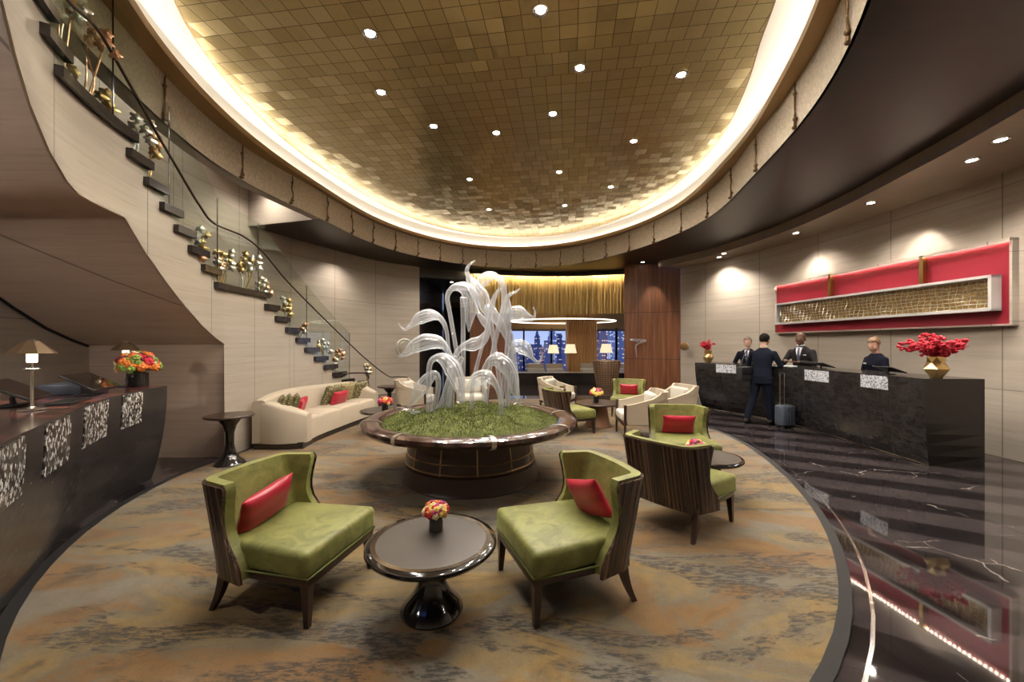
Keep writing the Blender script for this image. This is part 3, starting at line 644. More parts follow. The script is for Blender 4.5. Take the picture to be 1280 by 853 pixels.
mb = MB(); mb.tube(catmull(P, 5), .017, 8); mb.build('handrail_return', M['dark_wood'], bal, smooth=60)
# ------------------------------------------------------------ metal flower sculptures along the stair
def orchid(loc, h, face, mats, label, n=3, lean=.1, seed=1):
    r = random.Random(seed); t = thing('metal_orchid_sculpture', label, 'sculpture', loc, face, 'metal orchids along the staircase')
    for k in range(n):
        x0 = r.uniform(-.06, .06)*n/2; hh = h*r.uniform(.65, 1); ln = r.uniform(-lean, lean)+x0
        P = catmull([(x0*.3, 0, 0), (x0*.6+.02, .01, hh*.35), (ln*.9, 0, hh*.75), (ln+.03, -.01, hh)], 4)
        MB().tube(P, [.011, .006], 6).build('stem', M[mats[k % len(mats)]], t, smooth=60)
        b = MB(); c = Vector((ln+.03, -.03, hh))
        for j in range(3 if hh > .3 else 2):
            cc = c+Vector((r.uniform(-.05, .05), r.uniform(-.02, .02), -.085*j))
            for q in range(5):
                a = 2*PI*q/5+r.uniform(-.2, .2); rr_ = .036*r.uniform(.8, 1.25)
                Mx = Matrix.Rotation(-a, 4, 'Y') @ Matrix.Rotation(.45, 4, 'Z')
                b.sphere(cc+Vector((cos(a)*rr_*.8, 0, sin(a)*rr_*.8)), rr_*.8, 8, 6, sc=(1, .11, .62), M=Mx)
            b.sphere(cc+Vector((0, -.015, 0)), .014, 6, 4)
        b.build('bloom', M[mats[(k+1) % len(mats)]], t, smooth=60)
    return t
OR = [(98, 3.69, .78, 'copper silver', 3, 'copper and glass orchid stems near the upper landing, highest on the stair'), (122, 3.69, .75, 'copper copper', 3, 'twin copper orchid stems in the middle of the upper landing'),
      (112, 3.69, .25, 'gold_leaf', 1, 'small drooping gold bud low on the upper landing'), (152, 3.69, .33, 'gold_leaf', 2, 'bright gold curled petals at the lower end of the upper landing'),
      (178, 3.51, .42, 'silver silver', 2, 'thin silver orchid outline on the step below the upper landing'), (196, 3.33, .55, 'gold_leaf copper', 2, 'gold stemmed orchid with copper blooms above the middle steps'),
      (206, 3.15, .2, 'gold_leaf', 1, 'little gold flower on the fifth step above the lower landing'), (247, 2.61, .2, 'copper silver', 2, 'squat copper and silver flower on the step above the lower landing'),
      (262, 2.61, .62, 'gold_leaf silver', 2, 'tall orchid with shining white and bronze blooms at the top of the lower landing'), (278, 2.43, .42, 'silver copper', 3, 'slim silver orchid cluster first on the lower landing'),
      (288, 2.43, .58, 'gold_leaf silver', 4, 'leafy gold and silver orchid cluster in the middle of the lower landing'), (313, 2.43, .62, 'silver gold_leaf', 4, 'white blossomed orchid cluster at the lower end of the lower landing'),
      (333, 2.25, .42, 'copper silver', 3, 'pink toned metal orchid fan on the first step below the landing'), (365, 1.89, .55, 'silver gold_leaf', 3, 'silver white orchid on the third step below the landing'),
      (379, 1.71, .3, 'copper silver', 2, 'low copper flower just below the silver white orchid'), (410, 1.17, .62, 'gold_leaf silver', 3, 'pale gold orchid rising above the low steps'), (424, .99, .5, 'silver copper', 3, 'small silver orchid beside the lowest visible steps'),
      (466, .30, .85, 'gold_leaf silver', 3, 'silver orchid behind the round side table at the stair foot')]
for i, (px, z, h, ms, n, lab) in enumerate(OR):
    p = on_stair(px); p = inner(p, .10); orchid((p.x, p.y, z), h, math.atan2(p.y, p.x)-PI/2, ms.split(), lab, n, .1, i+1)
p = W(503, 473, 10.9); orchid((p.x, p.y, 0), .75, .1, ['copper', 'silver'], 'dark bronze orchid at the end of the handrail by the portal', 3, .1, 44)
p = on_stair(55); p = inner(p, .1); orchid((p.x, p.y, 3.87), .2, 0, ['gold_leaf'], 'tiny gold flower on the step just above the upper landing', 1, .1, 45)

# drum ornaments: bronze drips on the seams
def drip(deg, i):
    a = pol(rr(DRUM, deg)-.012, deg, 4.22); b = pol(rr(DRUM, deg)-.012, deg, 4.74); tan = Vector((-sin(rad(deg)), cos(rad(deg)), 0)); r = random.Random(i)
    P = [a.lerp(b, k/8)+tan*r.uniform(-.02, .02)-(a-pol(0, 0, 4.22)).normalized()*.012 for k in range(9)]
    m = MB(); m.tube(catmull(P, 3), [.020, .010, .014, .008], 6); m.sphere(P[0]+tan*.02, .035, 8, 6, sc=(1, 1, .7)); m.sphere(P[1]-tan*.02, .028, 8, 6); m.sphere(P[6], .024, 8, 6)
    return m.build('bronze_drip', M['dark_bronze'], smooth=60)
names_d = {}
for i, deg in enumerate([192, 213, 176, 161, 148, 137.5, 128, 119.5, 111.5, 104, 96.5, 89, 81.5, 74, 66.5, 58.5, 49.5, 39, 27, 14, 359, 343, 326, 309]):
    o = drip(deg, i); tag(o, 'bronze drip ornament running down a seam of the hammered drum', 'ornament', 'bronze drips around the drum')

# ------------------------------------------------------------ ceiling lights
def downlight(x, y, z, label, group, s=1.0):
    t = thing('downlight', label, 'ceiling light', (x, y, z), 0, group, s)
    rg_ = MB().lathe([(.088, 0), (.090, -.010), (.074, -.012), (.066, -.003), (.045, -.0025)], 20, cap=False).build('reflector_ring', M['steel'], t, smooth=50)
    MB().lathe([(.001, -.006), (.052, -.006), (.052, -.001), (.001, -.001)], 16, cap=False).build('bulb_face', M['downlight_glow'], rg_, smooth=50)
    return t
dl = None
for k, (x, y) in enumerate(DOME):
    lab = 'round recessed downlight in the gold tiled dome'
    if dl is None: dl = downlight(x*1.0143, y*1.0143, 5.149, lab, 'downlights in the gold dome')
    else: copy_tree(dl, (x*1.0143, y*1.0143, 5.149), label=lab)
for (x, y) in SOFFIT: copy_tree(dl, (x, y, 3.998), label='round recessed downlight in the bronze soffit by the right wall', group='downlights in the soffit')
for (x, y, z) in ((-2.2, 14.6, 3.858), (4.15, 12.7, 4.198)): copy_tree(dl, (x, y, z), label='small downlight in the dark ceiling of the far %s' % ('corridor' if x < 0 else 'column bay'), group='downlights at the far portal')
t = MB().lathe([(.10, 0), (.10, -.01), (.07, -.01), (.07, 0)], 24, c=(1.6, 9.9, 5.149), cap=False).build('ceiling_speaker', M['brass'], smooth=50); tag(t, 'brass ringed round ceiling speaker at the far end of the gold dome', 'speaker')

# ------------------------------------------------------------ planter with glass sculpture
PX, PY = -.5, 4.88
pl = thing('round_planter', 'large round lacquered wood planter with a thick rim and brass bands', 'planter', (PX, PY, 0))
MB().lathe([(.80, .0), (.815, .02), (.80, .05), (.785, .20), (.765, .215)], 72).build('plinth', M['brown_lacquer'], pl)
m = MB(); m.lathe([(.77, .215), (.755, .30), (.735, .42), (.72, .50), (.74, .54), (.80, .575), (.95, .60), (1.08, .612)], 72); m.build('bowl', M['brown_lacquer'], pl)
rim = [(1.08, .60), (1.17, .605), (1.235, .63), (1.268, .665), (1.265, .70), (1.23, .722), (1.16, .728), (1.08, .715), (1.04, .69), (1.03, .66)]
MB().lathe(rim, 96).build('rim', M['planter_rim'], pl)
for r0, z in ((.768, .235), (.750, .335)): MB().lathe([(r0+.004, z-.010), (r0+.012, z), (r0+.004, z+.010), (r0-.005, z)], 72, cap=False).build('brass_band', M['bronze'], pl)
for k in range(12):
    a = 2*PI*k/12+.19; P = [(.770, .215), (.756, .30), (.737, .42), (.722, .49)]
    MB().tube([(r*cos(a), r*sin(a), z) for r, z in P], .009, 6).build('strap', M['bronze'], pl)
for k in range(8):
    a = 2*PI*k/8+.27; m = MB(); c2 = [(r+(.006 if r > 1.1 else -.004), z+(.005 if z > .68 else -.004)) for r, z in rim]
    A = [Vector((r*cos(a-.018), r*sin(a-.018), z)) for r, z in c2]; B = [Vector((r*cos(a+.018), r*sin(a+.018), z)) for r, z in c2]
    m.strip(A, B); m.build('rim_clasp', M['silver'], pl, smooth=60)
m = MB(); n, k = 96, 34; V = []; F = []
def moss_z(x, y):
    r = math.hypot(x, y)/1.06
    return .675+.135*max(0, 1-r**2.2)+(.055*noise.noise(Vector((x*3.2, y*3.2, .3)))+.03*noise.noise(Vector((x*8, y*8, 5))))*min(1, (1-r)*4+.25)
for i in range(k):
    r = 1.055*i/(k-1)
    for j in range(n): a = 2*PI*j/n; V.append((r*cos(a), r*sin(a), moss_z(r*cos(a), r*sin(a))))
for i in range(k-1):
    for j in range(n): F.append((i*n+j, i*n+(j+1) % n, (i+1)*n+(j+1) % n, (i+1)*n+j))
m.add(V, F); RM = random.Random(5)
for i in range(15000):
    r = 1.05*math.sqrt(RM.random()); a = RM.uniform(0, 2*PI); x, y = r*cos(a), r*sin(a); z = moss_z(x, y); h = RM.uniform(.008, .026); w = .005
    b = RM.uniform(0, PI); dx, dy = cos(b)*w, sin(b)*w; tx, ty = RM.uniform(-.012, .012), RM.uniform(-.012, .012)
    m.add([(x-dx, y-dy, z-.004), (x+dx, y+dy, z-.004), (x+tx, y+ty, z+h)], [(0, 1, 2)], 1)
m.keep = True
o = m.build('moss', [M['moss'], M['moss_blade']], smooth=180, loc=(PX, PY, 0)); tag(o, 'bright green moss mound filling the round planter', 'moss', kind='stuff')
G = [
 ('tall', [(577, 505), (574, 460), (569, 430), (562, 390), (559, 372), (565, 361), (576, 359), (585, 365), (589, 380), (587, 398), (586, 415)], [4, 4, 4, 4, 4.5, 5.5, 7, 10, 11, 6, .8], 'drooping glass bloom tallest on the left with a pointed tip hanging down'),
 ('tail', [(628, 507), (622, 460), (617, 425), (613, 402), (609, 388), (601, 372), (592, 358), (585, 345), (584, 336), (588, 330), (594, 326)], [4, 4, 4, 5, 7, 11, 9, 4.5, 2.5, 1.6, .8], 'ribbed glass bloom rising highest with its thin tail curling up'),
 ('arch', [(607, 503), (614, 450), (624, 405), (630, 378), (629, 358), (620, 346), (610, 346), (601, 354), (594, 366)], [4, 4, 4.5, 5, 5.5, 6, 7.5, 8, 4], 'thick glass stem arching over at the top right of the tall blooms'),
 ('crane', [(560, 511), (562, 470), (560, 430), (557, 410), (550, 398), (538, 394), (525, 398), (515, 406), (507, 412), (501, 409), (498, 403)], [3.5, 3.5, 3.5, 4, 5.5, 8, 8.5, 5.5, 2, 1.2, .8], 'crane shaped glass bloom reaching far left at the upper level'),
 ('crane', [(548, 514), (560, 480), (563, 450), (557, 435), (546, 428), (531, 428), (517, 434), (508, 441), (500, 446), (498, 443)], [5, 5, 5, 6, 9, 11, 9, 4, 1.5, .8], 'wide ribbed glass head below the upper left crane'),
 ('leaf', [(541, 516), (548, 484), (545, 468), (535, 474), (525, 487), (516, 502), (510, 511), (517, 516), (528, 517), (538, 515)], [5, 5, 6, 8, 9, 5, 2, 2, 3, 2], 'leaf shaped glass bloom bending down to the moss at the left'),
 ('hoop', [(537, 517), (536, 484), (537, 457), (544, 448), (556, 450), (566, 462), (573, 480), (576, 500)], [6, 5, 5, 6, 9, 12, 9, 2], 'broad glass hoop with a swollen head at the lower left'),
 ('stem', [(556, 513), (561, 483), (569, 462), (578, 447)], [7, 6, 5, 3], 'thick short glass stem leaning behind the broad hoop'),
 ('wing', [(564, 512), (566, 472), (568, 448), (577, 435), (591, 431), (603, 425), (610, 412), (605, 402), (597, 390), (594, 378)], [5, 5, 5, 6, 9, 7, 5, 5, 2.5, .8], 'glass bloom stretched like a wing through the centre'),
 ('right', [(648, 503), (644, 455), (640, 425), (634, 402), (638, 394), (648, 393), (658, 397), (667, 398), (669, 391), (666, 384)], [4, 4, 4, 5, 9, 12, 7, 2, 1.3, .8], 'round ribbed glass head on the right with a small upturned hook'),
 ('hook', [(626, 505), (632, 455), (635, 415), (634, 390), (634, 374), (638, 368), (645, 365), (650, 361)], [4, 4, 4.5, 8, 4, 2, 1.5, .8], 'slender glass bud with a thin hook in front of the gold screen'),
 ('low', [(634, 506), (633, 462), (638, 442), (647, 433), (657, 437), (665, 447), (672, 453), (677, 448), (678, 440)], [4, 4, 5, 9.5, 9, 3.5, 2, 1.4, .8], 'low glass crane head pointing right in front of the windows'),
 ('mid', [(606, 505), (604, 472), (609, 456), (621, 450), (633, 458), (641, 473), (644, 490), (647, 500)], [4, 4, 6, 10, 11, 8, 5, 1.5], 'heavy ribbed glass bloom bowing to the right above the moss'),
 ('front', [(627, 519), (625, 497), (619, 480), (608, 471), (597, 474), (589, 482), (583, 486)], [4, 4, 6, 9, 10, 5, .8], 'small arched glass bloom nearest the front of the moss'),
 ('thin', [(589, 515), (591, 482), (598, 450), (607, 418), (613, 392), (618, 372), (626, 360)], [4, 4, 3.5, 3.5, 3, 3, 2], 'straight slim glass stem standing alone at the front centre'),
 ('thin', [(579, 508), (579, 450), (579, 400), (580, 372)], [3, 3, 3, 5], 'upright thin glass tube rising under the tallest bloom'),
 ('right', [(634, 505), (640, 470), (640, 445), (634, 425), (625, 405), (612, 388), (606, 382)], [4, 4, 4, 4, 6, 8, 1], 'right hand glass stem bending left into a narrow bud')]
RG = random.Random(11)
for nm, P, rs, lab in G:
    D = min(5.25, max(4.48, .82*500/(P[0][1]-430)))
    sway = RG.uniform(-.16, .16)
    pts = [W(x, y, D+sway*(i/(len(P)-1))**1.5) for i, (x, y) in enumerate(P)]
    rr2 = [(r*.62 if r <= 6 and i < len(rs)-3 else r*.9)*D/500 for i, r in enumerate(rs)]
    sp_ = catmull(pts, 7); rs_ = lerp_list(rr2, len(sp_))
    b = MB(); mz = moss_z(pts[0].x-PX, pts[0].y-PY); sp_[0] = Vector((sp_[0].x, sp_[0].y, min(sp_[0].z, mz-.01)))
    b.tube(sp_, rs_, 64, rib=(.085, 13), flat=.8)
    t = b.build('glass_bloom', M['art_glass'], smooth=60); tag(t, 'clear '+lab, 'glass sculpture', 'blown glass blooms in the planter')
# ------------------------------------------------------------ chairs
def u_shell(zs, hw, xb, ext, r0, off_in, off_out, nseg=40, flare=0.0, bulge=.04, am=1.35):
    """closed solid that wraps a U shaped back; lists over the heights zs: half width, x of the back, forward reach of the wings"""
    def path(w, x0, e, off):
        r = r0; P = []
        straight = max(.01, w-r); arc = r*am; tot = straight+arc+e
        for i in range(nseg+1):
            s = -1+2*i/nseg; d = abs(s)*tot; sg = -1 if s < 0 else 1
            if d < straight: p = (x0-bulge*(1-(d/w)**2), d); n = (-1, d/w*.25)
            elif d < straight+arc:
                a = (d-straight)/r; a = min(a, am); p = (x0-bulge*(1-(straight/w)**2)+r*(1-cos(a)), straight+r*sin(a)); n = (-cos(a), sin(a))
            else:
                a = am; q = d-straight-arc; p = (x0-bulge*(1-(straight/w)**2)+r*(1-cos(a))+q*sin(a), straight+r*sin(a)+q*(cos(a)+flare)); n = (-cos(a), sin(a))
            L = math.hypot(*n); P.append((p[0]+n[0]/L*off, sg*(p[1]+n[1]/L*off)))
        return P
    V = []; K = len(zs); N = nseg+1
    for off in (off_in, off_out):
        for z, w, x0, e in zip(zs, hw, xb, ext): V += [(x, y, z) for x, y in path(w, x0, e, off)]
    F = []
    for L in range(2):
        for k in range(K-1):
            for i in range(nseg):
                a = L*K*N+k*N+i; F.append((a, a+1, a+N+1, a+N))
    O = K*N
    for i in range(nseg): F.append((i, i+1, O+i+1, O+i)); a = (K-1)*N+i; F.append((a, a+1, O+a+1, O+a))
    for k in range(K-1):
        for i in (0, nseg): a = k*N+i; F.append((a, a+N, O+a+N, O+a))
    m = MB(); m.add(V, F); return m
def cushion_mb(sx, sy, sz, pinch=.12, n=16, mi=0):     # soft cushion lying in the xy plane, centre origin
    V = []; F = []
    for s in (1, -1):
        for i in range(n+1):
            for j in range(n+1):
                u, v = -1+2*i/n, -1+2*j/n
                h = max(0, (1-u**4)*(1-v**4))**.55
                ex = 1-pinch*(1-abs(v))**1.0*abs(u)**3*.5; ey = 1-pinch*(1-abs(u))*abs(v)**3*.5
                V.append((u*sx/2*ex, v*sy/2*ey, s*(sz/2*h+.001)))
    q = (n+1)**2
    for s in range(2):
        for i in range(n):
            for j in range(n):
                a = s*q+i*(n+1)+j; f = (a, a+1, a+n+2, a+n+1); F.append(f if s else f[::-1])
    edge = [i*(n+1) for i in range(n+1)]+[n*(n+1)+j for j in range(1, n+1)]+[(n-i)*(n+1)+n for i in range(1, n+1)]+[n-j for j in range(1, n)]
    for a, b in zip(edge, edge[1:]+edge[:1]): F.append((a, b, b+q, a+q))
    m = MB(); m.add(V, F, mi); return m
def leg_mb(p, q, w0, w1, curve=(0, 0)):
    P = [Vector(p).lerp(Vector(q), t)+Vector((curve[0]*t*t, curve[1]*t*t, 0)) for t in [i/6 for i in range(7)]]
    m = MB(); V = []; F = []
    for i, c in enumerate(P):
        w = (w0+(w1-w0)*i/6)/2; V += [(c.x-w, c.y-w, c.z), (c.x+w, c.y-w, c.z), (c.x+w, c.y+w, c.z), (c.x-w, c.y+w, c.z)]
    for i in range(6):
        for j in range(4): a, b = i*4+j, i*4+(j+1) % 4; F.append((a, b, b+4, a+4))
    F += [(0, 1, 2, 3), (24, 25, 26, 27)]; m.add(V, F); return m
def green_chair(label, loc, rz):
    t = thing('green_slipper_chair', label, 'chair', loc, rz, 'green velvet lounge chairs')
    s = MB(); s.box((.055, 0, .352), (.63, .665, .155), .035, seg=3)
    for i, v in enumerate(s.v):         # crown and taper towards the rear
        x, y, z = v; k = 1.035 if x > .0 else 1-.10*max(0, min(1, -x*5))
        s.v[i] = (x, y*k, z+(.02*(1-(y/.34)**2)*(1-((x-.04)/.36)**2) if z > .36 else 0))
    seat_ = s.build('seat', M['green_velvet'], t, smooth=60)
    p = MB(); a = [(.37, -.325), (.37, .325)]; p.tube([(.368, -.33, .284), (.368, .33, .284), (.30, .335, .284), (-.2, .335, .284)], .006, 6); p.tube([(.368, -.33, .284), (-.2, -.335, .284)], .006, 6); p.build('piping', M['piping'], seat_, smooth=60)
    zs = [.24, .30, .355, .41, .465, .52, .575, .635, .695, .745, .775]; q = [(z-.24)/.56 for z in zs]
    hw = [.330+.004*a_ for a_ in q]; xb = [-.27-.12*a_ for a_ in q]
    ext = [.17, .17, .155, .12, .095, .09, .10, .12, .145, .165, .16]
    bk = u_shell(zs, hw, xb, ext, .11, -.062, -.004); bk.build('backrest', M['green_velvet'], t, smooth=60)
    zs2 = [.215]+zs; 
    sh = u_shell([z-.004 for z in [.225]+zs[1:-1]+[.765]], hw, xb, [e+.006 for e in ext], .11, -.004, .016); sh.build('back_shell', M['zebrano'], t, smooth=60)
    for w_, nm in ((1, 'piping'),):
        m = MB(); P = []
        for sg in (-1, 1):
            L = [(xb[i]+.11*(1-cos(1.35))+ext[i]*sin(1.35)-.03, sg*(hw[i]-.11+.11*sin(1.35)+ext[i]*cos(1.35)+.006), zs[i]) for i in range(len(zs))]
            m.tube(catmull(L, 3), .006, 6)
        m.build('piping', M['dark_wood'], t, smooth=60)
    f = MB(); f.box((.045, 0, .255), (.64, .64, .05), .006)
    f.build('seat_frame', M['dark_wood'], t, smooth=30)
    for y in (-1, 1):
        leg_mb((.335, y*.295, .24), (.345, y*.305, 0), .052, .028).build('leg', M['dark_wood'], t, smooth=30)
        leg_mb((-.24, y*.285, .24), (-.27, y*.29, 0), .055, .028, (-.05, y*.01)).build('leg', M['dark_wood'], t, smooth=30)
    return t
CH = [('green velvet chair at front left with a red cushion, facing right to the near table', (-1.41, 2.61, .013), rad(-13)),
      ('green velvet chair at front right with a red cushion, facing left to the near table', (.35, 2.645, .013), rad(200.5)),
      ('green chair seen from behind, its striped wood back towards the viewer', (1.50, 3.60, .013), rad(38)),
      ('green chair facing the viewer over the striped wood chair, red cushion on its seat', (2.12, 4.98, .013), rad(-97)),
      ('green chair seen sideways just beyond the planter rim, dark back to the left', (1.02, 7.25, .013), rad(22)),
      ('green chair furthest back, between the woven stand and the cream armchairs', (2.60, 8.95, .013), rad(-112))]
g0 = green_chair(*CH[0])
for lab, loc, rz in CH[1:]: copy_tree(g0, loc, rz, lab)
def pillow(nm, label, size, loc, rz, tilt, mat, group, lean=0):
    m = cushion_mb(size[1], size[0], size[2]); o = m.build(nm, M[mat], smooth=80)      # local x = height, local y = width
    o.location = loc; o.rotation_mode = 'XYZ'
    o.matrix_world = Matrix.Translation(loc) @ Matrix.Rotation(rz, 4, 'Z') @ Matrix.Rotation(lean, 4, 'X') @ Matrix.Rotation(-tilt, 4, 'Y')
    return tag(o, label, 'cushion', group)
def on_chair(i, dx, dy, dz):
    loc, rz = CH[i][1], CH[i][2]; return Vector((loc[0]+dx*cos(rz)-dy*sin(rz), loc[1]+dx*sin(rz)+dy*cos(rz), dz))
T1 = rad(68)
for i, (dx, dy, lab, ln) in {0: (-.165, -.06, 'shiny red lumbar cushion on the front left green chair', .16), 1: (-.165, -.0, 'shiny red lumbar cushion on the front right green chair', .30),
                       3: (-.15, .0, 'shiny red cushion on the green chair that faces the viewer', .0), 5: (-.16, 0, 'small red cushion on the furthest green chair', 0)}.items():
    pillow('lumbar_cushion', lab, (.40, .27, .095), on_chair(i, dx-.015, dy, .56), CH[i][2], T1, 'red_satin', 'red lumbar cushions', ln)

def cream_chair(label, loc, rz):
    t = thing('cream_armchair', label, 'armchair', loc, rz, 'cream armchairs')
    zs = [.26, .34, .44, .52, .58, .60, .68, .75, .80]; q = [(z-.26)/.54 for z in zs]
    hw = [.33+.03*a for a in q]; xb = [-.30-.07*a for a in q]; ext = [.50, .52, .54, .545, .545, .43, .15, .05, .02]
    u_shell(zs, hw, xb, ext, .12, -.065, .0, am=1.54).build('backrest', M['cream'], t, smooth=60)
    s = MB(); s.box((.06, 0, .37), (.62, .55, .15), .04, seg=3); s.build('seat_cushion', M['cream_light'], t, smooth=60)
    b = MB(); b.box((-.17, 0, .60), (.12, .5, .32), .05, seg=3); b.build('back_cushion', M['cream_light'], t, smooth=60)
    f = MB(); f.box((.03, 0, .27), (.68, .66, .045), .008); f.build('seat_frame', M['dark_wood'], t, smooth=30)
    for y in (-1, 1):
        leg_mb((.33, y*.355, .585), (.34, y*.36, 0), .042, .028).build('leg', M['dark_wood'], t, smooth=30)
        leg_mb((-.27, y*.29, .27), (-.31, y*.30, 0), .045, .026, (-.04, 0)).build('leg', M['dark_wood'], t, smooth=30)
    return t
CC = [('cream armchair in the middle distance with a small patterned cushion, right of the glass blooms', (1.05, 9.35, .013), rad(-28)),
      ('nearest cream armchair seen from its side, dark legs, left of the right hand green chair', (2.20, 6.85, .013), rad(176)),
      ('second cream armchair behind and right of the nearest one, by the right wall', (3.05, 7.65, .013), rad(190)),
      ('cream armchair at left beyond the planter, beside the round side table', (-2.15, 8.9, .013), rad(-5)),
      ('cream armchair glimpsed through the glass stems in the centre', (-.95, 9.2, .013), rad(-80))]
c0 = cream_chair(*CC[0])
for lab, loc, rz in CC[1:]: copy_tree(c0, loc, rz, lab)
pillow('patterned_cushion', 'small leaf patterned cushion on the middle distance cream armchair', (.30, .2, .09), (1.14, 9.20, .56), rad(-28), rad(65), 'leaf_fabric', 'patterned cushions')

# ------------------------------------------------------------ tables
def front_table(label, loc, s=1):
    t = thing('pedestal_table', label, 'table', loc, 0, 'low pedestal tables', s)
    MB().lathe([(.10, .372), (.33, .374), (.372, .382), (.385, .398), (.383, .412), (.374, .419), (.32, .419)], 72).build('table_top', M['black_lacquer'], t)
    MB().lathe([(.001, .4195), (.322, .4195), (.322, .421), (.001, .421)], 72).build('top_inlay', M['table_grey'], t, smooth=30)
    MB().lathe([(.322, .4192), (.322, .4212), (.350, .4212), (.350, .4192)], 72, cap=False).build('metal_ring', M['dark_metal'], t, smooth=30)
    MB().lathe([(.180, 0), (.185, .012), (.178, .03), (.15, .065), (.11, .11), (.082, .17), (.072, .23), (.078, .29), (.098, .345), (.12, .374)], 64).build('pedestal', M['black_lacquer'], t)
    return t
t0 = front_table('round pedestal table with a metal ringed grey top, nearest the viewer', (-.478, 2.39, .013))
copy_tree(t0, (2.04, 4.16, .013), label='dark round pedestal table behind the striped wood chair').scale = (.86, .86, 1)
copy_tree(t0, (-2.25, 7.1, .013), label='low dark round coffee table in front of the curved sofa').scale = (1.12, 1.12, 1)
def trumpet(label, loc, h, r, rb):
    t = thing('trumpet_side_table', label, 'table', loc, 0, 'tall trumpet side tables')
    MB().lathe([(.05, h-.035), (r-.03, h-.033), (r, h-.018), (r, h-.008), (r-.008, h), (.01, h)], 56).build('table_top', M['dark_wood'], t)
    MB().lathe([(rb, 0), (rb, .012), (rb*.9, .035), (rb*.6, .09), (rb*.38, .17), (rb*.27, .28), (rb*.28, .42), (rb*.42, h-.14), (rb*.72, h-.06), (rb*.85, h-.034)], 48).build('pedestal', M['black_lacquer'], t)
    return t
trumpet('tall dark trumpet shaped side table left of the curved sofa', (-3.74, 5.30, .0), .66, .29, .185)
trumpet('tall dark trumpet side table at the far end of the sofa', (-2.95, 9.62, .013), .57, .28, .18)
t = thing('bronze_drum_table', 'round bronze pedestal table with a flared base between the middle chairs', 'table', (1.66, 7.72, .013))
MB().lathe([(.10, .42), (.40, .42), (.43, .435), (.43, .45), (.42, .46), (.01, .46)], 56).build('table_top', M['dark_wood'], t)
MB().lathe([(.25, 0), (.25, .02), (.235, .04), (.20, .2), (.175, .36), (.175, .42)], 56).build('pedestal', simple('brushed_bronze', (.26, .14, .085), .35, .5), t)

# ------------------------------------------------------------ flowers
def bouquet(nm, label, loc, r, cols, vase='cyl', vr=.04, vh=.08, seed=1, n=34, squash=.8, bl=.020, vmat='plastic', group=None, droop=0):
    q = random.Random(seed); t = thing(nm, label, 'flower arrangement', loc, q.uniform(0, 6), group)
    if vase == 'cyl': MB().lathe([(vr*.92, 0), (vr, .004), (vr, vh), (vr*.88, vh), (vr*.86, vh*.4), (.001, vh*.4)], 24).build('vase', M[vmat], t)
    lf = MB(); 
    for i in range(26):
        a = q.uniform(0, 2*PI); e = q.uniform(.1, 1.3); d = Vector((cos(a)*cos(e), sin(a)*cos(e), sin(e)*squash)); c = Vector((0, 0, vh))+d*r*.82
        s_ = Vector((-sin(a), cos(a), 0))*r*.13; lf.add([c-d*r*.4, c+s_, c+d*r*.22, c-s_], [(0, 1, 2, 3)])
    lf.tube([(0, 0, vh*.6), (0, 0, vh+r*.5)], r*.35, 8)
    lf.keep = True; lf.build('leaves', M['f_leaf'], t, smooth=0)
    for i in range(n):
        z = 1-(i+.5)/n*1.12; a = i*2.39996; s_ = math.sqrt(max(0, 1-z*z))
        d = Vector((s_*cos(a), s_*sin(a), z)); c = Vector((0, 0, vh+r*.35))+Vector((d.x*r, d.y*r, d.z*r*squash))*q.uniform(.82, 1.05)
        b = MB(); B = bl*q.uniform(.8, 1.3); rot = d.to_track_quat('Z', 'Y').to_matrix().to_4x4()
        for k in range(5):
            aa = 2*PI*k/5+q.uniform(-.3, .3); b.sphere(c+rot @ Vector((cos(aa)*B*.55, sin(aa)*B*.55, 0)), B*.62, 6, 4, sc=(1, 1, .7), M=rot)
        b.sphere(c+d*B*.25, B*.5, 6, 4)
        b.build('bloom', M[cols[q.randrange(len(cols))]], t, smooth=60)
    return t
mix1 = ['f_red', 'f_pink', 'f_orange', 'f_yellow', 'f_yellow', 'f_pink', 'f_dark', 'f_cream']
bouquet('flower_bowl', 'round posy of pink, red and yellow flowers on the nearest grey table', (-.475, 2.50, .434), .082, ['f_pink', 'f_pink', 'f_red', 'f_yellow', 'f_cream', 'f_yellow', 'f_dark', 'f_orange'], vr=.043, vh=.085, seed=2, n=60, bl=.0155, vmat='table_grey')
bouquet('flower_bowl', 'dark red posy on the table behind the striped wood chair', (1.90, 4.13, .434), .09, ['f_red', 'f_dark', 'f_pink', 'f_dark', 'f_cream', 'f_yellow'], vr=.045, vh=.07, seed=4, n=36, bl=.022)
bouquet('flower_bowl', 'colourful posy in a glass on the bronze drum table', (1.62, 7.7, .473), .13, mix1, vr=.05, vh=.12, seed=5, n=40, bl=.03)
bouquet('flower_bowl', 'red and yellow posy on the low table in front of the sofa', (-2.22, 7.0, .434), .12, ['f_red', 'f_dark', 'f_red', 'f_yellow', 'f_orange', 'f_pink'], vr=.055, vh=.10, seed=6, n=40, bl=.028)
bouquet('flower_vase', 'big bunch of orange and green flowers in a black vase on the left desk', (-4.32, 4.62, 1.10), .185, ['f_orange', 'f_orange', 'f_green', 'f_green', 'f_dark', 'f_red', 'f_cream', 'f_orange'], vr=.098, vh=.165, seed=8, n=70, bl=.04, squash=.95, vmat='black_lacquer')

